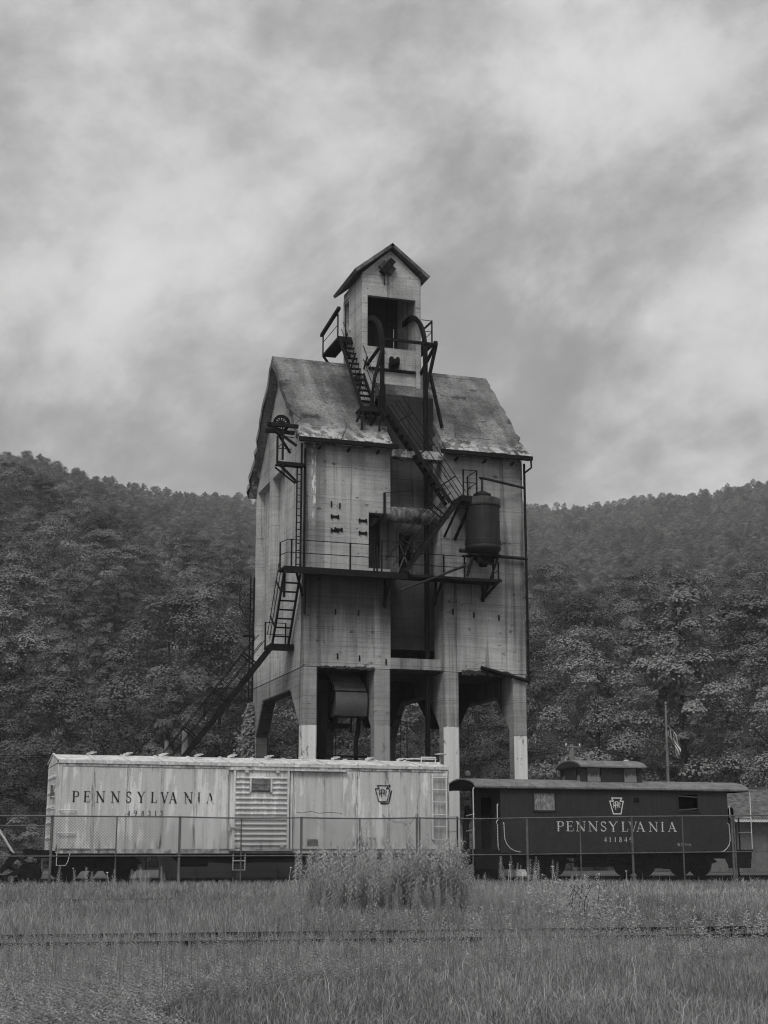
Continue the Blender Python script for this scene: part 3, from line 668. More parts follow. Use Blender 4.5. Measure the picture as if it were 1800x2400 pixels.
sb=m.build('sheave_bracket',STEEL,T); MB().box(13.42,14.55,54.8,55.4,15.97,16.03).build('bracket_floor',STEEL,sb)
def wheel(c,r,n=6,axis='y'):
    m=MB().lathe(c,[(r,-.05),(r,-.02),(r-.06,0),(r,.02),(r,.05),(r-.10,.05),(r-.10,-.05),(r,-.05)],28,axis)
    m.f=m.f[:-2]
    for k in range(n):
        a=math.pi*k/n+.25; d=Vector((math.cos(a),0,math.sin(a)))*(r-.08); cc=Vector(c); m.bar(cc-d,cc+d,.045,.05,(0,1,0))
    m.lathe(c,[(.09,-.1),(.09,.1)],12,axis); return m
wheel((13.56,55.0,17.66),.345).build('sheave_wheel',IRON,T)
# ladder at the rear left corner
rl=MB().bar((14.42,63.75,13.1),(14.42,63.75,1.0),.05).bar((14.58,63.75,13.0),(14.58,63.75,1.0),.06).tube([(14.4,63.8,12.7),(13.95,63.8,12.65),(13.95,63.8,11.6),(14.4,63.8,11.6)],.02,5).box(14.15,14.6,63.6,63.95,10.3,10.38)
rlo=rl.build('rear_ladder',STEEL,T)
for k in range(40):
    if k==0: r0=MB().bar((14.42,63.75,1.3),(14.58,63.75,1.3),.03).build('rung',STEEL,rlo); z0_=r0.location.z
    else: q_=cp(r0,rlo); q_.location.z=z0_+k*.29
# coal chute in the left bay
ch=MB().prism([(56.75,8.05),(55.98,7.45),(55.94,7.50),(56.72,8.10)],'x',16.02,17.28).build('coal_chute',CHUTE,T)
MB().prism([(55.97,7.44),(55.72,7.12),(55.66,7.16),(55.93,7.49)],'x',16.06,17.34).build('chute_lip',CHUTE,ch)
pr=[]
for k in range(9):
    a=math.pi*(.95-.62*k/8)+math.pi*.15; pr.append((56.2-.52*math.sin(math.pi*(.5+.5*(k/8)*.9)) if False else 56.15-.5*math.cos(-.5+1.3*k/8),7.10-.92*k/8))
MB().prism(pr+[(56.5,6.15),(56.6,7.1)],'x',16.10,17.40).build('chute_gate',CHUTE,ch,smooth=True)
MB().prism([(55.7,7.1),(56.75,8.0),(57.0,6.6),(56.4,6.0)],'x',16.0,16.04).build('chute_cheek',IRON,ch)
m=MB().bar((15.3,56.6,5.80),(17.0,56.6,5.85),.20).bar((16.25,56.6,6.1),(16.25,56.6,5.6),.12).bar((17.02,56.6,6.2),(17.0,56.6,5.6),.06).bar((15.25,56.2,4.62),(17.55,56.2,4.62),.09).bar((16.32,56.4,5.6),(16.30,56.4,2.0),.03)
m.build('chute_frame',IRON,T)
MB().tube([(17.25,56.3,6.2),(17.22,56.3,5.7),(17.12,56.3,5.2),(17.12,56.3,4.6),(17.2,56.3,4.0),(17.25,56.3,3.0),(17.25,56.3,1.)],.09,8).build('telescopic_spout',IRON,T)
MB().prism([(56.0,7.6),(57.6,7.6),(58.6,4.6),(57.9,4.4),(56.3,4.55)],'x',15.3,15.9).build('side_hopper',IRON,T)
MB().bar((18.9,56.0,6.1),(18.9,56.0,.5),.025).bar((19.3,56.4,6.1),(19.3,56.4,.5),.025).build('hanging_cable',IRON,T)
# fittings on the front wall
for x,z in ((15.85,14.02),(16.0,13.5),(15.85,13.45),(17.02,13.93),(17.02,13.42)): ft=MB(); ft.box(x-.15,x+.15,Y0-.03,Y0-.002,z-.05,z+.05); ft.box(x-.17,x-.11,Y0-.06,Y0-.002,z-.08,z+.08); ft.box(x+.11,x+.17,Y0-.06,Y0-.002,z-.08,z+.08); ft.build('wall_bracket',IRON,T)
for x,z in ((15.9,10.2),(16.85,10.2),(20.85,10.45),(21.75,10.35),(22.85,10.3),(15.7,14.55),(16.05,14.5),(22.75,13.5),(22.75,14.05),(16.0,8.45),(16.9,8.4),(18.0,8.3)): MB().box(x-.025,x+.025,Y0-.05,Y0-.002,z-.13,z+.09).build('anchor_bolt',IRON,T)
sp=MB()
for k in range(14):
    x=15.3+k*.16; sp.box(x,x+random.uniform(.1,.2),Y0-random.uniform(.01,.03),Y0+.2,7.96-random.uniform(0,.05),8.02+random.uniform(0,.05))
for k in range(18):
    x=21.2+k*.12; sp.box(x,x+random.uniform(.1,.2),Y0-random.uniform(.01,.03),Y0+.2,7.93-random.uniform(0,.07),8.02+random.uniform(0,.09))
stuff(sp.build('spalled_edge',CONR,T))
# ivy on the rear left corner
rg=np.random.default_rng(5); n=5200; zz=rg.uniform(0,1,n)**.9*7.3; wd=np.interp(zz,[0,1.5,4,6,7.3],[1.0,.85,.7,.45,.15])
P=np.stack([14.35-np.abs(rg.normal(0,.5,n))*wd+.2,63.5+rg.normal(0,.35,n)*wd,zz],1); k=rg.uniform(size=n)<.16
P[k]=np.stack([14.6+rg.uniform(-.1,1.6,k.sum())**1,63.1+rg.normal(0,.25,k.sum()),2.2+rg.normal(0,.5,k.sum())],1)
N=np.stack([-.6+rg.normal(0,.5,n),-.8+rg.normal(0,.4,n),.45+rg.normal(0,.4,n)],1)
V,F=quads(P,N,.085,.8,rg); iv=thing('ivy',(14.3,63.6,0),'leafy ivy climbing the rear left pillar and ladder of the tower','climbing plant')
o=link('leaves',npmesh('leaves',V-np.array([14.3,63.6,0]),F,WEED,np.repeat(rg.uniform(.4,1.3,n),4)),iv); stuff(o)
m=MB()
for k in range(5): x=14.1+.12*k; m.tube([(x,63.6,0),(x+random.uniform(-.2,.2),63.6,2.5),(x+random.uniform(-.1,.2),63.65,5.5+random.uniform(-1,1))],[.03,.025,.01],5)
m.build('vine_stem',BARK,iv)
# ------------------------------------------------------------------ lettering from strokes
def arc(cx,cy,rx,ry,a0,a1,n=10): return [(cx+rx*math.cos(R(a0+(a1-a0)*k/n)),cy+ry*math.sin(R(a0+(a1-a0)*k/n))) for k in range(n+1)]
TK,TN,SF=.155,.055,.05
def sf(x,y,w=.30): return ([(x-w/2,y),(x+w/2,y)],SF)
L={
'P':(.74,[([(.18,0),(.18,1)],TK),sf(.18,.02),sf(.14,.98,.24),([(.18,.975),(.40,.975)]+arc(.40,.73,.26,.245,90,-90)+[(.18,.485)],.055),(arc(.41,.73,.25,.24,55,-55),.12)]),
'E':(.74,[([(.18,0),(.18,1)],TK),([(.03,.975),(.64,.975)],SF),([(.03,.025),(.68,.025)],SF),([(.18,.52),(.5,.52)],SF),([(.63,1),(.65,.78)],SF),([(.67,0),(.71,.26)],SF),([(.5,.40),(.5,.64)],SF)]),
'N':(.98,[([(.16,0),(.16,1)],TN),([(.10,.99),(.82,.02)],TK),([(.82,0),(.82,1)],TN),sf(.16,.02,.28),sf(.82,.98,.28),sf(.08,.98,.2)]),
'S':(.62,[(arc(.31,.74,.22,.23,20,180,8)+[(.12,.64),(.24,.54),(.42,.44)]+arc(.31,.26,.24,.235,20,-170,10),.095),([(.52,.98),(.52,.74)],SF),([(.07,.02),(.07,.27)],SF)]),
'Y':(.86,[([(.10,.99),(.43,.48)],TK),([(.76,.99),(.43,.48)],TN),([(.43,0),(.43,.5)],TK),sf(.43,.02,.32),sf(.10,.98,.26),sf(.76,.98,.24)]),
'L':(.70,[([(.18,0),(.18,1)],TK),sf(.18,.98,.30),([(.03,.025),(.64,.025)],SF),([(.63,0),(.67,.28)],SF)]),
'V':(.88,[([(.12,.99),(.45,.01)],TK),([(.76,.99),(.45,.01)],TN),sf(.12,.98,.28),sf(.76,.98,.24)]),
'A':(.88,[([(.14,.01),(.44,.99)],TN),([(.42,.99),(.76,.01)],TK),([(.22,.33),(.62,.33)],SF),sf(.13,.02,.24),sf(.76,.02,.3)]),
'I':(.36,[([(.18,0),(.18,1)],TK),sf(.18,.02),sf(.18,.98)]),
'1':(.5,[([(.27,0),(.27,1)],.12),sf(.27,.02,.3),([(.14,.86),(.27,.98)],.05)]),
'3':(.6,[(arc(.3,.76,.2,.22,150,-80,9)+arc(.3,.27,.23,.26,80,-150,9),.10)]),
'4':(.66,[([(.44,0),(.44,1)],.12),([(.44,.97),(.07,.28)],.05),([(.05,.28),(.62,.28)],.05),sf(.44,.02,.28)]),
'6':(.62,[(arc(.31,.29,.21,.27,0,360,14),.10),(arc(.52,.4,.42,.58,175,105,7),.09)]),
'8':(.6,[(arc(.3,.74,.17,.22,0,360,12),.09),(arc(.3,.26,.21,.25,0,360,12),.10)]),
'9':(.62,[(arc(.31,.71,.21,.27,0,360,14),.10),(arc(.10,.6,.42,.58,-5,-75,7),.09)]),
}
G={'B':[[(0,0),(0,1),(.4,1),(.55,.88),(.55,.62),(.4,.52),(0,.52)],[(.4,.52),(.58,.40),(.58,.12),(.4,0),(0,0)]],'L':[[(0,1),(0,0),(.5,0)]],'T':[[(0,1),(.6,1)],[(.3,1),(.3,0)]],
 '1':[[(.12,.85),(.28,1),(.28,0)],[(.1,0),(.46,0)]],'3':[[(0,1),(.5,1),(.55,.85),(.55,.62),(.42,.52),(.2,.52)],[(.42,.52),(.56,.4),(.56,.14),(.45,0),(0,0)]],
 '4':[[(.42,0),(.42,1),(0,.3),(.58,.3)]],'9':[[(.05,0),(.45,0),(.56,.15),(.56,.88),(.45,1),(.1,1),(0,.88),(0,.6),(.1,.48),(.56,.48)]],'-':[[(.1,.48),(.5,.48)]],' ':[]}
def strokes(m,lst,x,z,sx,sz,y,wscale=1.):
    for k,(pts,w) in enumerate(lst):
        P=[(x+p[0]*sx,z+p[1]*sz) for p in pts]; w*=sz*wscale; yy=y-.0006*k
        Lp=[];Rp=[]
        for i,p in enumerate(P):
            a=P[max(i-1,0)];b=P[min(i+1,len(P)-1)]; d=Vector((b[0]-a[0],b[1]-a[1])); 
            if d.length<1e-6: d=Vector((1,0))
            d.normalize(); n=Vector((-d.y,d.x))*w/2; Lp.append((p[0]+n.x,p[1]+n.y)); Rp.append((p[0]-n.x,p[1]-n.y))
        for i in range(len(P)-1): m.quad((Rp[i][0],yy,Rp[i][1]),(Rp[i+1][0],yy,Rp[i+1][1]),(Lp[i+1][0],yy,Lp[i+1][1]),(Lp[i][0],yy,Lp[i][1]))
def roman(word,xs,z,h,y,mt,parent,sx=None,ws=1.):
    first_=True
    for ch,x in zip(word,xs):
        m=MB(); w,lst=L[ch]; strokes(m,lst,x,z,sx or h,h,y,ws); m.build('letter',mt,parent)
def gothic(text,x,z,h,y,mt,parent,adv=.72):
    m=MB()
    for ch in text:
        strokes(m,[(s,.12) for s in G[ch]],x,z,h*.9,h,y); x+=h*adv
    m.build('lettering',mt,parent)
def keystone(x0,x1,z0,z1,y,mt,parent,w,shadow=None):
    f=lambda pts:[(x0+(x1-x0)*a,z0+(z1-z0)*b) for a,b in pts]
    out=[(.14,1),(.90,1),(.76,.80),(1,.80),(.80,0),(.24,0),(0,.80),(.27,.80),(.14,1)]
    m=MB(); strokes(m,[([a,b],w) for a,b in zip(f(out),f(out)[1:])],0,0,1,1,y)
    for a in f(out): m.box(a[0]-w*.42,a[0]+w*.42,y-.004,y-.003,a[1]-w*.42,a[1]+w*.42)
    mono=[]
    def Pq(cx,b,t,wd): return [[(cx,b),(cx,t)],[(cx,t)]+arc(cx+wd*.35,t-(t-b)*.24,wd*.65,(t-b)*.24,90,-90,7)+[(cx,t-(t-b)*.48)]]
    mono+=Pq(.42,.26,.78,.20)
    for cx in (.28,.58): mono+=Pq(cx,.38,.70,.18)+[[(cx+.05,.54),(cx+.17,.38)]]
    strokes(m,[([(p[0],p[1]) for p in f(s)],w*.62) for s in mono],0,0,1,1,y-.006); m.build('keystone_emblem',mt,parent)
    if shadow:
        s=MB(); o=.055; pts=f([(1,.80),(.80,0),(.24,0)])
        strokes(s,[([(a[0]+o,a[1]-o*.9) for a in pts[:2]],.055),([(a[0]+o,a[1]-o*1.0) for a in pts[1:]],.05),([(f([(.9,1)])[0][0]+.0,z1+.01),(f([(.9,1)])[0][0]+.055,z1+.02)],.05),([(f([(.8,.84)])[0][0]+.03,f([(0,.84)])[0][1]),(f([(.98,1)])[0][0]+.03,z1)],.05)],0,0,1,1,y); s.build('keystone_shadow',shadow,parent)
# ------------------------------------------------------------------ railway tracks
def track(v0,v1,u0,u1,ztop,ang=0,label='',vis=True,sl=True):
    o=bpy.data.objects.new('railway_track',None); C.objects.link(o); o['kind']='structure'; o['label']=label; ORG[o.name]=Vector((0,0,0))
    for v in (v0,v1):
        h=.14; pr=[(-.07,-h),(.07,-h),(.07,-h+.02),(.012,-h+.04),(.012,-.04),(.036,-.03),(.036,0),(-.036,0),(-.036,-.03),(-.012,-.04),(-.012,-h+.04),(-.07,-h+.02)]
        m=MB(); m.prism([(p[0]+v,p[1]+ztop) for p in pr],'x',u0,u1)
        m.v=[(x,y+math.tan(R(ang))*(x-6),z) for x,y,z in m.v]; m.build('rail',IRON,o)
    if sl:
        x=u0+.3; c0=None
        while x<u1:
            y=(v0+v1)/2+math.tan(R(ang))*(x-6)
            if c0 is None: c0=MB().box(x-.11,x+.11,y-1.25,y+1.25,ztop-.28,ztop-.135).build('sleeper',WOOD,o); b0=(x,y,c0.location.copy())
            else: c=cp(c0,o); c.location=b0[2]+Vector((x-b0[0],y-b0[1],random.uniform(-.02,.01)))
            x+=.56
    return o
track(13.85,15.32,-7,22,.105,-5.0,'overgrown track nearest the camera, rails showing through the grass',sl=False)
track(27.9,29.35,-7,34,.05,0,'second overgrown track beyond the goldenrod',sl=False)
track(46.85,48.30,-14,46,.13,0,'track under the boxcar and caboose')
# ------------------------------------------------------------------ trucks
def truck(par,xc,wb,zr=.13):
    m=MB(); yA=46.75
    o=[(-wb/2-.55,.62),(-wb/2-.30,.86),(-wb/2+.3,.86),(-.5,.98),(.5,.98),(wb/2-.3,.86),(wb/2+.30,.86),(wb/2+.55,.62),(wb/2+.2,.50),(wb/2-.3,.55),(.45,.32),(-.45,.32),(-wb/2+.3,.55),(-wb/2-.2,.50)]
    for y in (46.62,48.35): m.prism([(xc+a,zr+b*.78) for a,b in o],'y',y,y+.11)
    t_=m.build('truck',IRON,par)
    MB().box(xc-.22,xc+.22,46.7,48.4,zr+.35,zr+.72).build('bolster',IRON,t_)
    for s in (-1,1):
        w=MB()
        for y in (46.83,48.22): w.lathe((xc+s*wb/2,y,zr+.42),[(.45,.10),(.45,.08),(.42,.06),(.42,-.03),(.33,-.03),(.30,.0),(.14,.02),(.14,-.06),(.06,-.08)],28,'y')
        w.tube([(xc+s*wb/2,46.8,zr+.42),(xc+s*wb/2,48.3,zr+.42)],.08,10); w.build('wheelset',IRON,t_,smooth=True)
        MB().box(xc+s*wb/2-.15,xc+s*wb/2+.15,46.50,46.64,zr+.30,zr+.58).build('journal_box',IRON,t_)
    for k in (-1,0,1): MB().lathe((xc+k*.19,46.66,zr+.34),[(.08,0),(.08,.24)],10).build('spring',IRON,t_)
# ------------------------------------------------------------------ boxcar
BY=46.1; BB=49.05
B=thing('boxcar',(10.9,47.57,0),'weathered pale grey boxcar with black faded railroad lettering and a ribbed sliding door','boxcar')
xs=[4.62+1.047*k for k in range(13)]
for k in range(12):
    a,b=xs[k],xs[k+1]
    if k in (5,6): continue
    y=BY+(.007 if k%2 else 0); MB().box(a+.003,b-.003,y,BY+.06,1.04,3.50).build('side_panel',BOX,B)
MB().box(9.86,11.94,BY+.05,BY+.08,1.04,3.5).build('side_panel',BOX,B)
MB().box(4.62,17.18,BB-.05,BB,1.0,3.55).build('far_side',BOX,B)
MB().box(4.56,4.62,BY+.02,BB-.02,.98,3.56).build('end_wall',BOX,B); MB().box(17.18,17.24,BY+.02,BB-.02,.98,3.56).build('end_wall',BOX,B)
for k in range(5): MB().prism([(4.56,1.27+k*.46),(4.53,1.36+k*.46),(4.56,1.45+k*.46)],'y',BY+.25,BB-.25).build('end_rib',BOX,B)
MB().box(4.62,17.18,BY+.07,BB-.06,.98,1.03).build('floor',IRON,B)
ri=MB()
for k,x in enumerate(xs):
    if k in (6,): continue
    for dx in ((-.04,.04) if k not in (0,12) else (.05*(1 if k==0 else -1),)):
        for j in range(46): z=1.1+j*.052; ri.box(x+dx-.009,x+dx+.009,BY-.012,BY+.012,z-.009,z+.009)
for j in range(150): x=4.7+j*.083; 
stuff(ri.build('rivets',BOXTRIM,B))
rz=MB()
for j in range(140):
    x=4.68+j*.0895
    if 9.8<x<11.95: continue
    rz.box(x-.008,x+.008,BY-.006,BY+.005,1.382,1.398)
stuff(rz.build('rivet_row',BOXTRIM,B))
MB().box(4.60,17.20,BY-.02,BY+.07,3.50,3.58).build('eave_strip',BOXTRIM,B)
MB().box(4.58,17.22,BY-.05,BY+.05,3.582,3.66).build('eave_strip',BOX,B)
sb=MB().box(4.62,17.18,BY-.012,BY+.06,.90,1.037); sb.build('side_sill',BOXTRIM,B)
for a,b in ((4.70,5.62),(5.8,6.4),(9.6,14.0),(14.2,16.5)): MB().box(a,b,BY-.026,BY-.013,1.00,1.045).build('sill_rust_plate',RIVETDARK,B)
for x in (4.62,17.10): MB().box(x,x+.08,BY-.02,BY+.0,.98,3.5).build('corner_post',BOX,B)
# roof
rp=12
for k in range(rp):
    a=4.56+12.68*k/rp; b=4.56+12.68*(k+1)/rp
    MB().prism([(BY-.04,3.662),(BY-.04,3.69),(47.575,3.93),(BB+.04,3.69),(BB+.04,3.662)],'x',a+.01,b-.01).build('roof_panel',BOXROOF,B)
    MB().prism([(BY-.05,3.68),(BY-.05,3.72),(47.575,3.965),(BB+.05,3.72),(BB+.05,3.68),(47.575,3.92)],'x',a-.03,a+.03).build('roof_seam',BOXROOF,B)
MB().prism([(BY+.02,3.58),(BB-.02,3.58),(47.575,3.92)],'x',4.55,4.57).build('end_gable',BOX,B)
rw=MB().box(16.3,17.3,47.4,47.75,3.985,4.01).bar((15.9,47.3,3.99),(17.2,47.25,4.04),.03)
rwo=rw.build('running_board',BOXROOF,B)
for x in (5.66,6.8,7.92,9.05,10.15,11.37,12.51,13.62,14.79,15.89): MB().bar((x-.12,47.18,3.93),(x+.1,47.18,3.99),.05,.07).box(x-.02,x+.18,47.15,47.3,3.985,4.01).build('board_bracket',BOXROOF,rwo)
MB().tube([(16.55,46.9,3.83),(16.55,46.9,4.03),(17.05,46.9,4.03),(17.05,46.9,3.83)],.022,6).box(16.62,16.72,46.6,46.75,3.75,3.86).box(17.0,17.10,46.6,46.75,3.75,3.86).build('roof_grab',WHITE,B)
MB().tube([(17.30,47.1,3.2),(17.30,47.1,4.16)],.03,6).lathe((17.30,47.1,4.14),[(.02,0),(.2,.0),(.2,.03),(.02,.05)],14).build('brake_wheel',BOXTRIM,B)
# door
D=MB().box(9.98,11.80,BY-.07,BY+.04,1.04,3.46).build('door',BOX,B)
for k in range(14):
    z=1.16+k*.158
    if 10<=k<=12:
        for a,b in ((10.04,10.50),(11.21,11.72)): MB().prism([(BY-.071,z-.045),(BY-.125,z-.012),(BY-.125,z+.012),(BY-.071,z+.04)],'x',a,b).build('door_rib',BOX,D)
    else: MB().prism([(BY-.071,z-.045),(BY-.125,z-.012),(BY-.125,z+.012),(BY-.071,z+.04)],'x',10.04,11.72).build('door_rib',BOX,D)
for x in (9.985,11.72): MB().box(x,x+.07,BY-.13,BY-.071,1.04,3.44).build('door_edge',BOX,D)
pl=MB().box(10.53,11.18,BY-.12,BY-.071,2.80,3.20).build('placard_board',WOOD,D)
for k in range(2): MB().box(10.57,11.14,BY-.15,BY-.121,2.83+k*.18,2.99+k*.18).build('board',RIVETDARK,pl)
for x in (10.5,11.17): MB().box(x,x+.05,BY-.16,BY-.121,2.78,3.22).build('placard_strip',BOX,pl)
for a,b,z in ((9.86,13.70,3.455),): MB().box(a,b,BY-.13,BY-.02,z,z+.05).build('door_track',BOX,B)
MB().box(9.9,11.95,BY-.14,BY-.02,.98,1.03).build('door_track',BOXTRIM,B)
for x in (9.90,11.84): MB().box(x,x+.08,BY-.05,BY+.01,1.04,3.45).build('door_post',BOX,B)
for x in (10.35,11.35): MB().box(x,x+.10,BY-.15,BY-.06,3.38,3.52).build('door_hanger',BOX,B)
for x in (10.08,11.5): MB().box(x,x+.14,BY-.14,BY-.072,1.08,1.18).build('door_roller',BOXTRIM,D)
MB().box(9.82,10.25,BY-.17,BY-.131,1.66,1.70).bar((9.84,BY-.15,1.58),(9.9,BY-.15,1.8),.05).build('door_hasp',BOXTRIM,B)
# ladder at the right end
la=MB()
for x in (16.62,17.10): la.bar((x,BY-.08,1.33),(x,BY-.08,3.42),.045,.03,(0,1,0)).box(x-.02,x+.02,BY-.08,BY,3.36,3.4).box(x-.02,x+.02,BY-.08,BY,1.36,1.4)
lo=la.build('ladder',WHITE,B)
for k in range(6):
    MB().tube([(16.60,BY-.09,1.345+k*.395),(17.13,BY-.09,1.345+k*.395)],.016,6).build('rung',WHITE,lo)
MB().tube([(17.20,BY-.02,3.4),(17.20,BY-.02,1.3)],.02,6).build('corner_rail',BOXTRIM,B)
for z in (2.175,1.505): MB().tube([(4.66,BY-.01,z-.03),(4.66,BY-.08,z),(5.16,BY-.08,z),(5.16,BY-.01,z-.03)],.014,6).build('grab_iron',WHITE,B)
for k in range(6): MB().tube([(4.53,BY+.08,1.5+k*.36),(4.45,BY+.08,1.5+k*.36),(4.45,BY+.5,1.5+k*.36),(4.53,BY+.5,1.5+k*.36)],.014,5).build('grab_iron',BOX,B)
MB().box(4.46,4.52,46.75,46.95,2.52,2.95).build('defect_card_holder',WOOD,B)
MB().tube([(4.66,BY,.95),(4.66,BY,.55),(4.94,BY,.55),(5.0,BY,.68),(5.06,BY,.95)],.014,6).build('sill_step',WHITE,B)
MB().tube([(10.04,BY-.03,.9),(10.04,BY-.03,.40),(10.42,BY-.03,.40),(10.42,BY-.03,.9)],.014,6).tube([(10.04,BY-.03,.68),(10.42,BY-.03,.68)],.014,6).build('sill_step',WHITE,B)
MB().tube([(16.7,BY,.95),(16.7,BY,.78),(17.05,BY,.78),(17.05,BY,.95)],.014,6).build('sill_step',WHITE,B)
MB().prism([(7.5,.9),(8.3,.9),(8.6,.62),(13.2,.62),(13.5,.9),(14.3,.9),(14.3,.99),(7.5,.99)],'y',47.3,47.85).box(4.6,17.2,46.5,46.75,.80,.98).box(4.6,17.2,48.4,48.65,.80,.98).build('underframe',IRON,B)
MB().lathe((8.40,46.7,.70),[(.05,0),(.2,.03),(.2,.95),(.05,.98)],16,'x').tube([(9.4,46.7,.66),(10.4,46.6,.6),(11.9,46.8,.8)],.03,5).build('brake_cylinder',IRON,B)
MB().tube([(6.2,BY+.1,.86),(10.0,BY+.1,.78),(12,BY+.1,.85)],.018,5).build('brake_rod',IRON,B)
for s,x in ((-1,4.56),(1,17.24)):
    MB().box(min(x,x+s*.5),max(x,x+s*.5),47.42,47.74,.76,1.0).prism([(x+s*.5,.78),(x+s*.72,.72),(x+s*.78,1.02),(x+s*.5,1.05)],'y',47.38,47.78).bar((x+s*.35,47.2,.78),(x+s*.36,47.2,.38),.05).tube([(x+s*.2,47.9,.8),(x+s*.3,47.9,.5),(x+s*.55,47.9,.45)],.03,6).build('coupler',IRON,B)
truck(B,5.92,1.68); truck(B,15.9,1.68)
za=lambda X:5.04+(X-505)*4.38/985
roman('PENNSYLVANIA',[za(v) for v in (503,580,664,766,868,946,1040,1108,1166,1272,1366,1428)],2.415,.335,BY-.006,INKB,B,.335*.86)
roman('498313',[za(v) for v in (880,928,978,1022,1068,1106)],2.02,.155,BY-.006,INKN,B,.16,1.45)
keystone(14.68,15.18,2.53,3.04,BY-.006,INKK,B,.032,INKK)
gothic('BLT 1-39',14.09,1.285,.095,BY-.006,INKK,B,.80)
MB().box(12.42,12.78,BY-.008,BY-.004,1.13,1.34).build('data_stencil_panel',RIVETDARK,B)
# ------------------------------------------------------------------ caboose
CY=46.1; CB=48.75
K=thing('caboose',(23.3,47.45,0),'dark painted caboose with cupola, white lettering and railed end platforms','caboose')
bx=MB()
wins=[(20.26,21.03,2.31,2.87),(25.67,26.42,2.34,2.89)]
xs_=[19.04,20.26,21.03,25.67,26.42,27.60]
for a,b in ((19.04,20.26),(21.03,25.67),(26.42,27.60)): bx.box(a,b,CY,CY+.05,.92,3.05)
for a,b,z0,z1 in wins: bx.box(a,b,CY,CY+.05,.92,z0); bx.box(a,b,CY,CY+.05,z1,3.05)
bx.build('side_wall',CAB,K)
fs=MB()
for a,b in ((19.04,20.6),(21.3,25.9),(26.6,27.60)): fs.box(a,b,CB-.05,CB,.92,3.05)
for a,b in ((20.6,21.3),(25.9,26.6)): fs.box(a,b,CB-.05,CB,.92,2.3); fs.box(a,b,CB-.05,CB,2.9,3.05)
fs.build('far_wall',CAB,K)
for x in (19.045,27.555): MB().box(x,x+.04,CY+.052,46.95,.92,3.1).box(x,x+.04,47.75,CB-.052,.92,3.1).box(x,x+.04,46.95,47.75,2.75,3.1).build('end_wall',CAB,K)
MB().box(19.1,27.5,CY+.06,CB-.06,.86,.95).build('floor',IRON,K)
MB().box(27.62,27.66,46.95,47.75,.95,2.75).build('end_door',IRON,K); MB().box(19.0,19.04,46.95,47.75,.95,2.75).build('end_door',IRON,K)
for x in (21.19,22.65,24.85,26.9,20.0,23.75): MB().box(x-.03,x+.03,CY-.006,CY-.001,.95,3.02).build('seam_strip',CAB,K)
GLASS,t,b=material('dirty_window_glass',.18,.5); P,_=pos(t); n=noise(t,P,(18,18,4),2.,5,.7)
grey(t,b,noise(t,P,(9,9,4),2.2,5,.7).ss(.3,.7,.08,.30)); 
for i,(a,b_,z0,z1) in enumerate(wins):
    w=MB()
    for q in ((a-.05,a,z0-.05,z1+.05),(b_,b_+.05,z0-.05,z1+.05)): w.box(q[0],q[1],CY-.025,CY+.03,q[2],q[3])
    w.box(a,b_,CY-.025,CY+.03,z1,z1+.05).box(a-.02,b_+.02,CY-.04,CY+.03,z0-.05,z0)
    wo=w.build('window_frame',CAB,K)
    if i==0: MB().box(a,b_,CY+.035,CY+.045,z0,z1).build('pane',GLASS,wo,label='cloudy scratched window pane')
    else: MB().box(a,b_,CY+.30,CY+.32,z0-.1,z1+.1).build('blind_board',IRON,wo,label='dark boarded opening'); MB().bar((a+.02,CY+.01,z1-.05),(b_-.02,CY+.01,z1-.09),.03).bar((a+.02,CY+.01,z0+.02),(b_-.02,CY+.01,z0+.07),.03).build('loose_bar',GALV,wo)
MB().box(23.97,24.15,CY-.02,CY-.001,2.60,2.75).build('vent_hole',IRON,K)
def arcroof(x0,x1,y0,y1,ze,rise,th,mt,name,par,n=12):
    up=[(y0+(y1-y0)*k/n, ze+rise*math.sin(math.pi*k/n)**.62) for k in range(n+1)]
    lo=[(y,z-th) for y,z in up]; return MB().prism(up+lo[::-1],'x',x0,x1).build(name,mt,par,smooth=True)
arcroof(18.10,28.42,CY-.13,CB+.13,3.08,.30,.05,CABROOF,'roof',K)
MB().box(18.12,28.40,CY-.125,CY-.085,3.0,3.07).build('roof_edge',CAB,K)
for x in (18.12,28.36): MB().prism([(CY-.1,3.0),(CY-.1,3.07),(46.6,3.24),(47.42,3.33),(48.3,3.24),(CB+.1,3.07),(CB+.1,3.0)],'x',x,x+.05).build('roof_end',IRON,K)
for k in range(9):
    x=19.2+k*1.05; MB().box(x-.02,x+.02,CY-.133,CY-.128,3.0,3.06).build('roof_strap',CAB,K)
# cupola
cu=MB(); c0,c1,cy0,cy1=22.24,24.55,46.55,48.30
for a,b in ((c0,22.46),(22.98,23.86),(24.36,c1)): cu.box(a,b,cy0,cy0+.05,3.1,3.85)
for a,b in ((22.46,22.98),(23.86,24.36)): cu.box(a,b,cy0,cy0+.05,3.1,3.30); cu.box(a,b,cy0,cy0+.05,3.78,3.85)
for a,b in ((c0,22.4),(22.9,23.8),(24.3,c1)): cu.box(a,b,cy1-.05,cy1,3.1,3.85)
for a,b in ((22.4,22.9),(23.8,24.3)): cu.box(a,b,cy1-.05,cy1,3.1,3.30)
for x in (c0,c1-.05):
    cu.box(x,x+.05,cy0+.05,46.66,3.1,3.9).box(x,x+.05,46.95,47.9,3.1,3.9).box(x,x+.05,48.15,cy1-.05,3.1,3.9)
    for a,b in ((46.66,46.95),(47.9,48.15)): cu.box(x,x+.05,a,b,3.1,3.32); cu.box(x,x+.05,a,b,3.74,3.9)
cuo=cu.build('cupola',CAB,K)
arcroof(22.13,24.66,cy0-.17,cy1+.17,3.83,.24,.05,CABROOF,'cupola_roof',cuo)
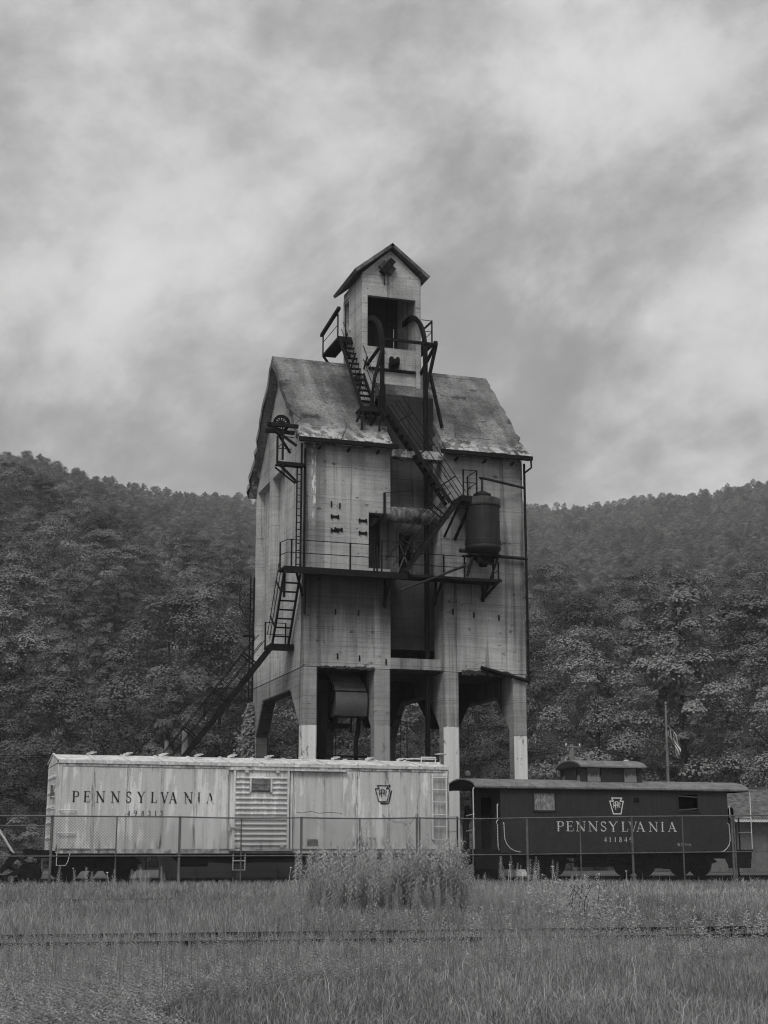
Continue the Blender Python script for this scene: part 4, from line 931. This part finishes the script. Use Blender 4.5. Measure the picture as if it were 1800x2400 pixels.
for x in (22.14,24.6): MB().prism([(cy0-.1,3.80),(cy0-.1,3.85),(46.9,4.0),(47.42,4.05),(47.95,4.0),(cy1+.1,3.85),(cy1+.1,3.80)],'x',x,x+.05).build('cupola_roof_end',CAB,cuo)
GL2,t,b=material('cupola_glass',.1,.5); P,_=pos(t); x,y,z=sep(t,P)
nn=noise(t,P,(6,6,3),2.,5,.7); k=(nn+z.ss(3.3,3.75,.25,-.25)).ss(.45,.6,0.,1.); grey(t,b,k.lerp(.02,.18)); 
for a,b_ in ((22.46,22.98),(23.86,24.36)):
    MB().box(a,b_,cy0+.02,cy0+.03,3.30,3.78).build('pane',GL2,cuo)
    MB().box(a-.03,b_+.03,cy0-.02,cy0-.002,3.27,3.30).box(a-.03,b_+.03,cy0-.02,cy0-.002,3.78,3.80).box(a-.03,a,cy0-.02,cy0-.002,3.30,3.78).box(b_,b_+.03,cy0-.02,cy0-.002,3.30,3.78).build('window_frame',CAB,cuo)
for yy in ((46.66,46.95),(47.9,48.15)): MB().box(c0+.02,c0+.03,yy[0],yy[1],3.32,3.74).build('pane',GL2,cuo)
MB().tube([(24.4,47.4,4.06),(24.4,47.4,4.12)],.09,10).build('cupola_vent',WHITE,cuo)
MB().tube([(18.2,46.9,3.2),(18.2,46.9,3.42)],.04,8).lathe((18.2,46.9,3.4),[(.03,0),(.1,.05),(.1,.16),(.03,.22)],12).build('marker_lamp',GALV,K)
MB().tube([(22.3,47.2,4.0),(22.3,47.2,4.15),(22.36,47.2,4.2)],.02,5).build('whistle',GALV,K)
# platforms, rails, steps
for s,xa,xb in ((-1,18.08,19.0),(1,27.64,28.52)):
    MB().box(xa,xb,CY+.02,CB-.02,.94,1.03).build('platform',IRON,K)
    xe=xa if s<0 else xb
    MB().prism([(xe-s*.05,.94),(xe-s*.1,.40),(xe-s*.95,.40),(xe-s*1.12,.80),(xe-s*1.1,.94)],'y',CY+.02,CY+.06).build('step_side',IRON,K)
    for z in (.42,.66): MB().box(min(xe-s*.1,xe-s*.85),max(xe-s*.1,xe-s*.85),CY+.06,CY+.32,z,z+.03).build('step',IRON,K)
    MB().box(min(xe,xe-s*.2),max(xe,xe-s*.2),CY+.1,CB-.1,.72,.93).build('end_sill',IRON,K)
    yp=CY+.02; xq=xe-s*.03
    MB().tube([(xq-s*.05,yp,3.08),(xq+s*.03,yp,2.97),(xq+s*.02,yp,1.05)],.018,6).build('corner_post',WHITE,K)
    MB().tube([(xq-s*.05,CB-.05,3.08),(xq+s*.03,CB-.05,2.97),(xq+s*.02,CB-.05,1.05)],.018,6).build('corner_post',WHITE,K)
    for z in (2.12,1.62): MB().tube([(xq,yp,z+(.05 if s<0 else 0)),(xq-s*.02,46.9,z)],.016,6).tube([(xq-s*.02,47.7,z),(xq,CB-.05,z)],.016,6).build('end_rail',WHITE,K)
    for y in (46.9,47.7): MB().bar((xq,y,1.03),(xq,y,2.12),.04).build('rail_post',IRON,K)
    MB().prism([(xq-s*.18,1.03),(xq-s*.02,1.03),(xq-s*.02,1.9),(xq-s*.08,2.1),(xq-s*.10,2.45),(xq-s*.16,2.5),(xq-s*.26,2.35),(xq-s*.26,2.0),(xq-s*.18,1.85)],'y',47.05,47.25).build('brake_stand',IRON,K)
    MB().box(min(xe,xe+s*.35),max(xe,xe+s*.35),47.28,47.6,.70,.92).bar((xe+s*.1,47.0,.9),(xe+s*.28,46.8,.4),.03).build('coupler',IRON,K)
    MB().bar((xe-s*.5,46.3,.4),(xe-s*.47,46.3,.05),.05).build('step_leg',IRON,K)
yp=CY-.03
MB().tube([(18.95,CY,2.5),(18.91,yp,2.46),(18.91,yp,2.05),(18.95,CY,2.02)],.014,6).build('grab_rail',WHITE,K)
MB().tube([(18.95,CY,1.99),(18.87,yp,1.92),(18.91,yp,1.80),(18.92,yp,1.1),(18.97,CY,1.0)],.014,6).build('grab_rail',WHITE,K)
MB().tube([(19.13,CY,1.9),(19.14,yp,1.86),(19.15,yp,1.55)]+[(19.15+.5*(1-math.cos(R(a))),yp,1.5-.54*math.sin(R(a))) for a in (15,35,55,75,88)]+[(19.72,CY,.945)],.014,6).build('grab_rail',WHITE,K)
MB().tube([(27.62,CY,2.5),(27.655,yp,2.46),(27.66,yp,2.1)],.014,6).build('grab_rail',WHITE,K)
MB().tube([(27.56,CY,1.93),(27.60,yp,1.88),(27.62,yp,1.5)]+[(27.62-.42*(1-math.cos(R(a))),yp,1.42-.47*math.sin(R(a))) for a in (10,30,50,70,88)]+[(26.86,CY,.95)],.014,6).build('grab_rail',WHITE,K)
MB().box(19.0,27.6,46.5,48.3,.75,.87).box(22.2,23.2,46.6,47.3,.45,.75).lathe((23.35,46.8,.62),[(.05,0),(.17,.02),(.17,.5),(.05,.52)],14,'x').build('underframe',IRON,K)
MB().tube([(21.6,46.6,.62),(22.4,46.6,.58),(24.2,46.6,.66)],.03,5).build('brake_rod',IRON,K)
truck(K,20.15,2.2); truck(K,25.75,2.2)
zb=lambda X:21.06+(X-1180)/4.1475*(0+1)*.01617
xa=[1203,1229,1259,1289,1318,1341,1369,1385.5,1403,1432,1458,1477]   # letter positions measured along the word
xw=[21.06+(v-1203)*(25.02-21.06)/(1440-1203)*.98 for v in [1203,1226,1253,1284,1313,1334,1363,1382,1397,1427,1453,1470]]
sc_=(25.59-21.06)/(1462-1203)
xw=[21.06+(v-1203)*sc_ for v in (1203,1224.5,1249,1281,1310.5,1332.5,1360,1377,1395,1422,1448,1461-24)]
xw=[21.05,21.40,21.76,22.22,22.67,22.99,23.45,23.73,24.01,24.49,24.95,25.22]
roman('PENNSYLVANIA',xw,1.625,.325,CY-.006,INKW,K,.325*1.16)
roman('411846',[22.78+k*.19 for k in range(6)],1.28,.155,CY-.006,INKW,K,.19,1.35)
gothic('BLT 3-41',25.58,1.155,.085,CY-.006,INKW,K,.80)
keystone(23.05,23.56,2.21,2.74,CY-.006,INKW,K,.036)
# ------------------------------------------------------------------ chain link fence
FV=44.16
def ft_(x): return float(np.interp(x,[-6,4.3,11.7,15.4,19.1,22.85,26.6,34],[1.93,1.95,1.96,1.98,2.0,2.07,2.13,2.25]))
def fb_(x): return float(np.interp(x,[-6,3,11.6,16,21.9,27.9,34],[.82,.82,.83,.84,.90,.97,1.03]))
FN=thing('chain_link_fence',(11.7,FV,0),'sagging chain link fence running along in front of the train','fence')
k=0
for j in range(-3,9):
    x=4.29+3.712*j
    a=j in (3,6)
    m=MB().tube([(x,FV,-.1),(x,FV,ft_(x)+.03)],.04,8)
    if a: m.tube([(x+.09,FV,-.1),(x+.09,FV,ft_(x)+.03)],.03,8)
    m.build('fence_post',GALV,FN)
    xm=x+1.855
    MB().tube([(xm,FV,-.1),(xm,FV,ft_(xm))],.022,6).build('fence_post',GALV,FN)
    xn=x+3.712; pts=[(x+3.712*q/6,FV-.03,ft_(x+3.712*q/6)-.025*math.sin(math.pi*q/6)*(j in (1,2,3))) for q in range(7)]
    MB().tube(pts,.024,6).build('top_rail',GALV,FN)
    MB().tube([(x,FV-.03,fb_(x)),(xn,FV-.03,fb_(xn))],.020,6).build('middle_rail',GALV,FN)
wm=MB(); dp=.088
x=-7.0
while x<34:
    for s in (1,-1):
        xe=x+s*2.0; 
        p=(x,FV+.01*s,.02); q=(xe,FV+.01*s,2.0); z1=ft_((x+xe)/2)
        f=min(1.0,(z1-.02)/1.98); q=(x+s*2.0*f,FV+.01*s,.02+1.98*f)
        wm.bar(p,q,.0055,.0055)
    x+=dp
wo=wm.build('wire_mesh',WIRE,FN); stuff(wo)
# dead vine twigs tangled in the mesh
tw=thing('dead_vine',(13.5,FV-.05,1.4),'dead vine stems tangled in the chain link in front of the boxcar','vine')
zf=lambda pts:[(13.51+(px-839)/75.,FV-.05,1.0+(2000-py)/74.) for px,py in pts]
Q=lambda pts:[(840+a/7.54,1800+b/7.54) for a,b in pts]
for pts,r in ((Q([(430,910),(480,965),(560,990),(660,1045),(760,1030),(890,1100),(990,1010),(1060,900)]),.009),(Q([(425,930),(470,1010),(490,1090),(530,1140),(550,1200)]),.005),(Q([(1075,900),(1085,1020),(1105,1100)]),.006),(Q([(800,940),(780,1000),(720,1080),(690,1140),(705,1250)]),.004),
      ([(735,1925),(760,1938),(775,1955),(800,1962),(806,1948)],.004),([(728,1930),(745,1945),(765,1960),(790,1966)],.005),([(820,1940),(838,1945),(848,1962)],.004),([(690,1917),(705,1919),(725,1915),(745,1919),(770,1917),(800,1919)],.008),
      ([(1075,1955),(1110,1950),(1140,1930),(1160,1935),(1200,1945)],.004),([(1150,1930),(1155,1915),(1160,1925),(1170,1912)],.004)):
    MB().tube(zf(pts),r,4).build('stem',BARK,tw)
# ------------------------------------------------------------------ poles, flag, wires, shed, scrap
fp=thing('flagpole',(31.02,56.5,0),'slender pale flagpole standing behind the caboose','flagpole')
MB().tube([(31.0,56.5,0),(31.03,56.5,4.5),(31.06,56.5,7.1)],[.075,.06,.04],10).build('pole',POLE,fp)
MB().lathe((31.06,56.5,7.1),[(.02,0),(.055,.04),(.055,.1),(.01,.15)],12).build('finial',POLE,fp); MB().lathe((31.09,56.44,6.78),[(.03,-.03),(.03,.03)],8,'y').build('pulley',GALV,fp)
FLAGM,t,b=material('flag_cloth',.9,.1)
at=t.nodes.new('ShaderNodeAttribute'); at.attribute_name='tint'; grey(t,b,X(t,at.outputs['Fac']))
V=[];F=[];Tn=[]; nx,ny=24,26
for i in range(nx+1):
    for j in range(ny+1):
        a=i/nx; b_=j/ny     # a along the fly, b down the hoist
        z=6.42-b_*.62-a*1.02+.10*a*math.sin(b_*7); x=31.10+a*.58*(1-.35*b_)+.03*math.sin(b_*14+a*3)+.04*b_; y=56.45+.09*math.sin(a*7+b_*9)
        V.append((x,y,z))
Vq=[];Fq=[]
for i in range(nx):
    for j in range(ny):
        a=(i+.5)/nx; st=j//2; canton=a<.40 and j<14
        tv=(.05 if not ((i+j)%3==0 and j%2==0) else .35) if canton else (.10 if st%2==0 else .62)
        k=[i*(ny+1)+j,(i+1)*(ny+1)+j,(i+1)*(ny+1)+j+1,i*(ny+1)+j+1]; n0=len(Vq); Vq+=[V[q] for q in k]; Fq.append((n0,n0+1,n0+2,n0+3)); Tn+=[tv]*4
fl=link('flag',npmesh('flag',Vq,Fq,FLAGM,Tn)); tag(fl,'striped flag hanging limp from the flagpole','flag')
md=fl.modifiers.new('thick','SOLIDIFY'); md.thickness=.004
def upole(x,y,h,r,arm,label):
    o=thing('utility_pole',(x,y,0),label,'utility pole','utility poles along the back road')
    MB().tube([(x,y,-.2),(x,y,h)],[r*1.25,r],9).build('pole',POLE,o)
    if arm:
        MB().box(x-.42,x+.5,y-.10,y-.04,h-.16,h-.09).build('crossarm',POLE,o)
        for d in (-.36,.44): MB().lathe((x+d,y-.07,h-.09),[(.03,0),(.05,.05),(.03,.14)],8).build('insulator',WHITE,o)
    return o
upole(34.35,73.0,6.62,.11,True,'short-topped utility pole behind the caboose cupola')
upole(12.07,66.0,6.33,.14,False,'plain grey pole behind the foot of the stair')
upole(11.93,70.0,6.1,.10,False,'thin stub pole behind the boxcar roof, left of the stair foot')
def sag(p,q,d,n=10): return [tuple(Vector(p).lerp(Vector(q),k/n)-Vector((0,0,d*4*(k/n)*(1-k/n)))) for k in range(n+1)]
def wire(p,q,d,lab,r=.012,grp='overhead wires behind the train'): tag(MB().tube(sag(p,q,d),r,4).build('overhead_wire',IRON,None),lab,'wire',grp)
wire((33.9,72.9,6.36),(20,73,5.6),.3,'upper overhead wire running left from the pole behind the cupola'); wire((33.9,72.9,6.22),(20,73,5.35),.3,'lower overhead wire running left from the pole behind the cupola')
wire((35.1,72.9,6.5),(62,76,5.7),.5,'upper overhead wire running right from the pole behind the cupola'); wire((35.1,72.9,6.35),(62,76,5.4),.5,'lower overhead wire running right from the pole behind the cupola')
wire((4.95,54,4.30),(-4,54,4.45),.1,'upper overhead wire at the far left',.01); wire((4.95,54,4.22),(-4,54,4.30),.1,'lower overhead wire at the far left',.01)
# guy wires at the left
gw=thing('guy_wire',(3.5,52.5,0),'pair of steel guy wires with a pale guard at the far left','guy wire')
MB().tube([(1.0,52.5,5.6),(3.9,52.5,.55)],.012,4).build('cable',GALV,gw); MB().tube([(-.2,52.5,5.2),(4.1,52.5,.75)],.012,4).build('cable',GALV,gw)
MB().tube([(3.32,52.45,1.72),(3.98,52.45,.72)],.04,8).build('guard',WHITE,gw)
# back fence at the left
bf=thing('rail_fence',(1,57.5,0),'low pipe rail fence behind the boxcar at the left','fence')
MB().tube([(-6,57.5,1.92),(7.5,57.5,1.90)],.03,6).build('top_rail',GALV,bf); MB().tube([(-6,57.5,.95),(7.5,57.5,.93)],.03,6).build('lower_rail',GALV,bf)
for x in (-3.2,.9,5.3): MB().tube([(x,57.5,0),(x,57.5,1.92)],.035,6).build('fence_post',GALV,bf)
# shed at the right
SHW=mat_plain('shed_siding',.18,.9,.2,.2,3,streak=.2); SHR=mat_plain('shed_shingles',.10,.95,.1,.5,4)
sh=thing('shed',(44,69,0),'low pale shed with shingled roof behind the caboose platform at the right','shed')
MB().box(38,58,66.2,71.8,0,2.55).build('wall',SHW,sh)
for k in range(6): MB().prism([(65.7+k*.58,2.52+k*.285),(65.7+k*.58+.6,2.52+k*.285+.30),(65.7+k*.58+.6,2.52+k*.285+.26),(65.7+k*.58,2.52+k*.285-.06)],'x',37.6,58.4).build('shingle_course',SHR,sh)
MB().prism([(69.15,4.25),(72.4,2.5),(72.4,2.4),(69.15,4.15)],'x',37.6,58.4).build('roof',SHR,sh)
MB().box(37.6,58.4,65.55,65.69,2.42,2.54).build('gutter',WHITE,sh)
MB().box(37.6,58.4,69.1,69.3,4.24,4.30).build('ridge_cap',GALV,sh)
for k in range(14): MB().box(38.1+k*1.42,38.14+k*1.42,66.17,66.199,0,2.5).build('wall_batten',SHW,sh)
# low concrete wall behind the boxcar
tag(MB().box(8.9,13.05,52.6,53.0,0,.82).build('loading_plinth',CONR,None),'low concrete plinth seen under the boxcar left of its door','plinth')
tag(MB().box(13.2,14.6,53.2,53.6,0,.84).build('loading_plinth',CONR,None),'low dark concrete plinth seen under the boxcar door','plinth')
tag(MB().tube([(7.72,52.5,0),(7.72,52.5,1.2)],.10,10).build('bollard',POLE,None),'pale post seen under the boxcar behind its left truck','bollard')
tag(MB().tube([(8.35,52.4,0),(8.35,52.4,1.0)],.03,6).build('pipe_stake',IRON,None),'thin dark stake beside the pale post under the boxcar','stake')
# scrap truck parts left of the boxcar
sc=thing('scrap_truck',(3.2,47.0,0),'heap of rusty truck and axle parts on the track left of the boxcar','scrap machinery')
MB().lathe((3.95,46.75,.30),[(.12,-.1),(.30,-.08),(.36,0),(.36,.1),(.28,.14),(.1,.16)],18,'y').lathe((3.95,46.60,.30),[(.11,-.02),(.13,0),(.13,.08)],14,'y').build('journal_box',IRON,sc,smooth=True)
MB().prism([(3.0,.36),(3.12,.30),(3.62,.78),(3.5,.92),(3.35,.85)],'y',46.6,46.75).bar((3.05,46.7,.1),(3.75,46.7,.42),.14).bar((3.2,46.7,.55),(3.95,46.7,.22),.10).bar((3.3,46.65,.96),(3.9,46.65,.55),.07).build('side_frame',IRON,sc)
MB().bar((3.35,46.9,.10),(3.7,47.6,.10),.2).bar((2.2,46.9,.1),(3.3,46.9,.16),.22).build('axle',IRON,sc)
MB().lathe((3.95,46.75,.62),[(.05,0),(.11,.02),(.10,.14),(.06,.18)],12).build('oil_cup',GALV,sc)
MB().lathe((3.4,46.62,.16),[(.02,0),(.10,.0),(.10,.05)],12,'y').build('bolt_head',GALV,sc)
# ------------------------------------------------------------------ meadow
rg=np.random.default_rng(21)
def field(n,y0,y1,power=1.6,side=.32,mar=2.8):
    t_=rg.uniform(0,1,n); p=1-power; Y=((y1**p-y0**p)*t_+y0**p)**(1/p); Xl=rg.uniform(-1,1,n)*(side*Y+mar)
    return Xl*math.cos(YAW)+Y*math.sin(YAW), -Xl*math.sin(YAW)+Y*math.cos(YAW)
def smooth_noise(u,v,s,seed):
    r=np.random.default_rng(seed); o=np.zeros_like(u)
    for k in range(6):
        a=r.uniform(0,6.28); f=s*r.uniform(.6,1.7); o+=np.sin((u*math.cos(a)+v*math.sin(a))*f+r.uniform(0,6.28))
    return o/6
def tracks_v(u): return 13.85-math.tan(R(5))*(u-6)
def blades(u,v,h,w,lean,tint,name,mt,lab):
    n=len(u); a=rg.uniform(0,6.28,n); ph=rg.uniform(0,6.28,n); dx,dy=np.cos(a)*w,np.sin(a)*w
    lx,ly=np.cos(ph)*lean*h,np.sin(ph)*lean*h
    def ring(f,ww,zf): return np.stack([u+lx*f**1.8-dx*ww,v+ly*f**1.8-dy*ww,h*zf],1),np.stack([u+lx*f**1.8+dx*ww,v+ly*f**1.8+dy*ww,h*zf],1)
    A0,A1=ring(0,1,-.02);B0,B1=ring(.55,.75,.6);C0,C1=ring(1,.12,1)
    C0[:,2]-=lean*h*.25; C1[:,2]-=lean*h*.25
    V=np.stack([A0,A1,B1,B0,C1,C0],1).reshape(-1,3); i=np.arange(n)*6
    F=np.concatenate([np.stack([i,i+1,i+2,i+3],1),np.stack([i+3,i+2,i+4,i+5],1)])
    tt=np.repeat(tint,6); o=link(name,npmesh(name,V,F,mt,tt)); o['kind']='stuff'; o['label']=lab; o['category']='grass'; return o
n=270000; u,v=field(n,7.0,47,1.55)
h=.26+.12*smooth_noise(u,v,.5,1)+.10*smooth_noise(u,v,1.8,2)+.06*smooth_noise(u,v,4.5,12); h=h*np.interp(v,[7,10,13,17,24,32,43,50],[.36,.38,.50,.66,.70,.60,.50,.45])*rg.uniform(.45,1.35,n)
tv=tracks_v(u)
for base in (tv,tv+1.47,np.full_like(u,27.9),np.full_like(u,29.35)):
    d=base-v; gap=(d>-.06)&(d<np.where(base<20,.38,.9)); thin=smooth_noise(u,v*0,2.1,5)>np.where(base<15,.10,np.where(base<20,.28,.3))
    h=np.where(gap&thin,h*.38,h)
h=np.clip(h,.03,.6); tint=(1+.30*smooth_noise(u,v,.35,3)+.32*smooth_noise(u,v,1.3,4)+.24*smooth_noise(u,v,4,14))*rg.uniform(.4,1.5,n)
blades(u,v,h,np.interp(v,[7,14,25,45],[.0028,.0035,.006,.010])*rg.uniform(.7,1.3,n),rg.uniform(.1,1.1,n)**1.2,tint,'meadow_grass',GRASS,'rough uncut meadow grass in front of the train')
n=9000; u,v=field(n,9,46,1.2); h=rg.uniform(.28,.50,n)*(1+.3*smooth_noise(u,v,.4,8))*np.interp(v,[10,35,46],[1,.85,.6]); k=smooth_noise(u,v,.45,9)>-.05; u,v,h=u[k],v[k],h[k]
blades(u,v,h,np.interp(v,[9,20,45],[.0016,.003,.006]),rg.uniform(.02,.35,len(u)),rg.uniform(.45,1.0,len(u)),'tall_grass',GRASS,'tall thin seeding grass stems rising above the meadow')
n=620; u,v=field(n,7.5,20,1.6); 
blades(u,v,rg.uniform(.12,.32,n),np.full(n,.0014),rg.uniform(.3,1.4,n),rg.uniform(1.5,2.6,n),'dry_straw',GRASS,'scattered dry pale straw stems in the near meadow')
# small leafy weeds in the near meadow
def weeds(n,y0,y1,hh,nl,ll,name,lab,dens_seed,thr):
    u,v=field(n,y0,y1,1.7); k=smooth_noise(u,v,.55,dens_seed)>thr; u,v=u[k],v[k]; n=len(u)
    H=hh*rg.uniform(.6,1.25,n); P=[];Nn=[];S=[];A=[];T=[]
    Vs=[];Fs=[];Ts=[]; tn=rg.uniform(.6,1.45,n)
    for k in range(nl):
        a=k*2.4+rg.uniform(0,.6,n); z=H*(.25+.75*k/nl); l=ll*rg.uniform(.7,1.2,n)*(1.1-.55*k/nl)
        dx,dy=np.cos(a),np.sin(a); up=.25+.5*k/nl; wv=l*.19
        b=np.stack([u,v,z],1); m_=np.stack([u+dx*l*.55,v+dy*l*.55,z+l*up*.5],1); e=np.stack([u+dx*l,v+dy*l,z+l*(up*.5-.12)],1)
        s=np.stack([-dy*wv,dx*wv,wv*0],1)
        Vs.append(np.stack([b,m_-s,e,m_+s],1).reshape(-1,3)); Ts.append(np.repeat(tn*rg.uniform(.8,1.25,n),4))
    V=np.concatenate(Vs); F=np.arange(len(V)).reshape(-1,4); o=link(name,npmesh(name,V,F,WEED,np.concatenate(Ts))); o['kind']='stuff'; o['label']=lab; o['category']='weeds'
weeds(16000,7.0,15,.15,15,.045,'leafy_weeds','low leafy weeds mixed through the nearest grass',31,-.22)
weeds(1700,15,44,.28,14,.075,'meadow_weeds','scattered leafy weeds further back in the meadow',32,.02)
# goldenrod
def stalk(seed,h,ll,nw):
    r=np.random.default_rng(seed); Vs=[];Fs=[];T=[]
    bx,by=r.uniform(-.07,.07,2)*h
    def c(f): return np.array([bx*f*f,by*f*f,h*f])
    for k in range(6):
        a,b=c(k/6),c((k+1)/6)
        for d in ((.004,0,0),(0,.004,0)):
            d=np.array(d); n0=len(Vs); Vs+= [a-d,a+d,b+d*.8,b-d*.8]; Fs.append((n0,n0+1,n0+2,n0+3)); T+=[.8]*4
    for k in range(nw):
        f=.22+.77*k/nw; p=c(f); a=k*2.399+r.uniform(-.3,.3); l=ll*r.uniform(.75,1.15)*(1.0 if f<.75 else 1.25-f*.75)
        d=np.array([math.cos(a),math.sin(a),0]); s=np.array([-d[1],d[0],0])*l*.10; upk=.55 if f>.7 else .35
        m1=p+d*l*.5+np.array([0,0,l*upk*.6]); e=p+d*l+np.array([0,0,l*(upk*.6-.35)])
        n0=len(Vs); Vs+=[p-s*.3,p+s*.3,m1+s,m1-s]; Fs.append((n0,n0+1,n0+2,n0+3)); n0+=4; Vs+=[m1-s,m1+s,e+s*.1,e-s*.1]; Fs.append((n0,n0+1,n0+2,n0+3)); tv=r.uniform(.75,1.35)*(1 if f<.85 else 1.25); T+=[tv]*8
    return np.array(Vs),np.array(Fs),np.array(T)
SV=[stalk(i,1.0+.08*i,.15,62) for i in range(5)]
smesh=[npmesh('goldenrod',*s[:2],WEED,s[2]*1.15) for s in SV]
# where the patch grows, by its ground outline
def inpatch(u,v):
    c=np.array([7.18,21.9]); du=(u-c[0]); dv=(v-c[1])
    return ((du-.28*dv)/(1.55+.28*math.sin(dv*5)))**2+(dv/1.75)**2<1
pts=[]
while len(pts)<880:
    dv=rg.normal(0,.75); du=rg.normal(0,.98)
    if abs(dv)<1.9 and abs(du)<2.6: pts.append((7.2+du+.28*dv,21.9+dv))
edge_h=lambda u,v:np.clip(1.02-.30*abs((u-.28*(v-21.9)-7.2)/1.3)**2.5-.40*max(0,(21.4-v)),.30,1.1)*rg.uniform(.6,1.1)
Vs=[];Fs=[];Ts=[];n0=0
for (u,v) in pts:
    s=SV[rg.integers(0,5)]; a=rg.uniform(0,6.28); hh=edge_h(u,v)*rg.uniform(.70,1.0)*.92; hh*=float(.92+.45*smooth_noise(np.array([u]),np.array([v]),3.2,41)[0]+.25*smooth_noise(np.array([u]),np.array([v]),9.,42)[0]); hh=max(.22,hh); ca,sa=math.cos(a),math.sin(a)
    P=s[0]*hh; P=np.stack([P[:,0]*ca-P[:,1]*sa+u,P[:,0]*sa+P[:,1]*ca+v,P[:,2]],1); Vs.append(P); Fs.append(s[1]+n0); n0+=len(P); Ts.append(s[2]*rg.uniform(.8,1.15))
o=link('goldenrod_patch',npmesh('goldenrod_patch',np.concatenate(Vs),np.concatenate(Fs),WEED,np.concatenate(Ts))); o['kind']='stuff'; o['label']='dense clump of goldenrod in front of the fence'; o['category']='weeds'
def put_stalk(u,v,h,lab,grp):
    k=rg.integers(0,5); o=link('goldenrod_stalk',smesh[k]); s=h/(1.0+.08*k); o.location=(u,v,0); o.scale=(s*.95,s*.95,s); o.rotation_euler=(0,0,rg.uniform(0,6.28)); tag(o,lab,'goldenrod',grp)
for k in range(70):
    f=k/69; v=22.2+rg.uniform(-.7,1.1); u=5.70+2.85*f+.28*(v-22)+rg.uniform(-.05,.05)
    hh=np.interp(f,[0,.05,.2,.35,.5,.62,.72,.8,.86,.93,1.],[.75,.96,1.0,1.0,.98,.96,.92,.98,1.08,1.2,.95])*rg.uniform(.86,1.03)
    put_stalk(u,v,hh,'tall goldenrod stalk standing above the clump in front of the fence','goldenrod stalks above the clump')
for k in range(22):
    x=rg.uniform(3.5,6.2); put_stalk(x,rg.uniform(30,40),rg.uniform(.4,.62),'short goldenrod stalk in the grass left of the clump','goldenrod stalks left of the clump')
for k in range(16):
    put_stalk(rg.uniform(17.3,19.0),rg.uniform(40.5,43.5),rg.uniform(.5,.85),'goldenrod stalk at the fence in front of the caboose','goldenrod stalks at the fence')
for k in range(64):
    put_stalk(9.1+abs(rg.normal(0,.7)),21.9+rg.normal(0,1.1),rg.uniform(.28,.62),'short leafy stalk thinning out right of the goldenrod clump','short stalks right of the clump')
# loose pale leafy plant right of the clump
rb=np.random.default_rng(77); n=1500; P=np.stack([11.0+rb.normal(0,.30,n),20.6+rb.normal(0,.5,n),np.abs(rb.normal(.20,.12,n))],1); P[:260,2]=rb.uniform(.35,.56,260); P[:260,0]=10.85+rb.normal(0,.18,260); P-=np.array([2.35,2.4,0])
V,F=quads(P,rb.normal(size=(n,3))*.8+np.array([0,-.4,.8]),.024,.55,rb)
wp=thing('wild_shrub',(8.65,18.2,0),'loose open shrub with dark twigs in the grass right of the goldenrod clump','shrub')
o=link('leaves',npmesh('leaves',V-np.array([8.65,18.2,0]),F,WEED,np.repeat(rb.uniform(.75,1.3,n),4)),wp); stuff(o)
m=MB()
for k in range(9): x=8.65+random.gauss(0,.2); m.tube([(x,18.2,0),(x+random.uniform(-.1,.1),18.15,.3),(x+random.uniform(-.2,.2),18.1,.5)],.005,4)
m.build('twig',BARK,wp)
# white flower heads
umb=MB().lathe((0,0,0),[(.004,-.012),(.030,.0),(.028,.006),(.008,.009)],9); umb.tube([(0,0,-.02),(.01,0,-.45)],.004,4)
me=bpy.data.meshes.new('flower'); me.from_pydata(umb.v,[],umb.f); me.materials.append(FLOWER)
for k in range(16):
    o=link('umbel_flower',me); f=k<13
    u=rg.uniform(14.6,19.5) if f else rg.uniform(3.6,11); v=rg.uniform(37,43.6) if f else rg.uniform(36,43)
    o.location=(u,v,rg.uniform(.3,.6)); s=rg.uniform(.7,1.3); o.scale=(s,s,1.2); o.rotation_euler=(rg.uniform(-.2,.2),rg.uniform(-.2,.2),0)
    tag(o,'white flat flower head in the grass below the caboose' if f else 'white flat flower head in the grass below the boxcar','wildflower','white flower heads below the caboose' if f else 'white flower heads below the boxcar')
# stones beside the clump
for x,y,s,lb in ((5.62,24.6,.16,'pale rounded stone at the left edge of the goldenrod clump'),(5.35,24.9,.11,'smaller dark stone left of the pale stone by the goldenrod')):
    m=MB().lathe((x,y,0),[(s*.6,-.03),(s,.3*s),(s*.95,.9*s),(s*.6,1.4*s),(s*.2,1.55*s)],9).jit(s*.12); tag(m.build('stone',STONE,None),lb,'stone')
# ------------------------------------------------------------------ damp summer haze in the valley
hm,t,b=material('valley_haze'); t.nodes.remove(b)
pvn=t.nodes.new('ShaderNodeVolumePrincipled'); pvn.inputs['Density'].default_value=.00025; pvn.inputs['Color'].default_value=(.92,.92,.92,1); pvn.inputs['Anisotropy'].default_value=.15
t.links.new(pvn.outputs[0],t.nodes['Material Output'].inputs['Volume'])
hz=MB().box(-1750,1750,-1750,1750,-1.6,350).build('haze',hm,None); hz['kind']='stuff'; hz['label']='thin pale haze filling the valley'
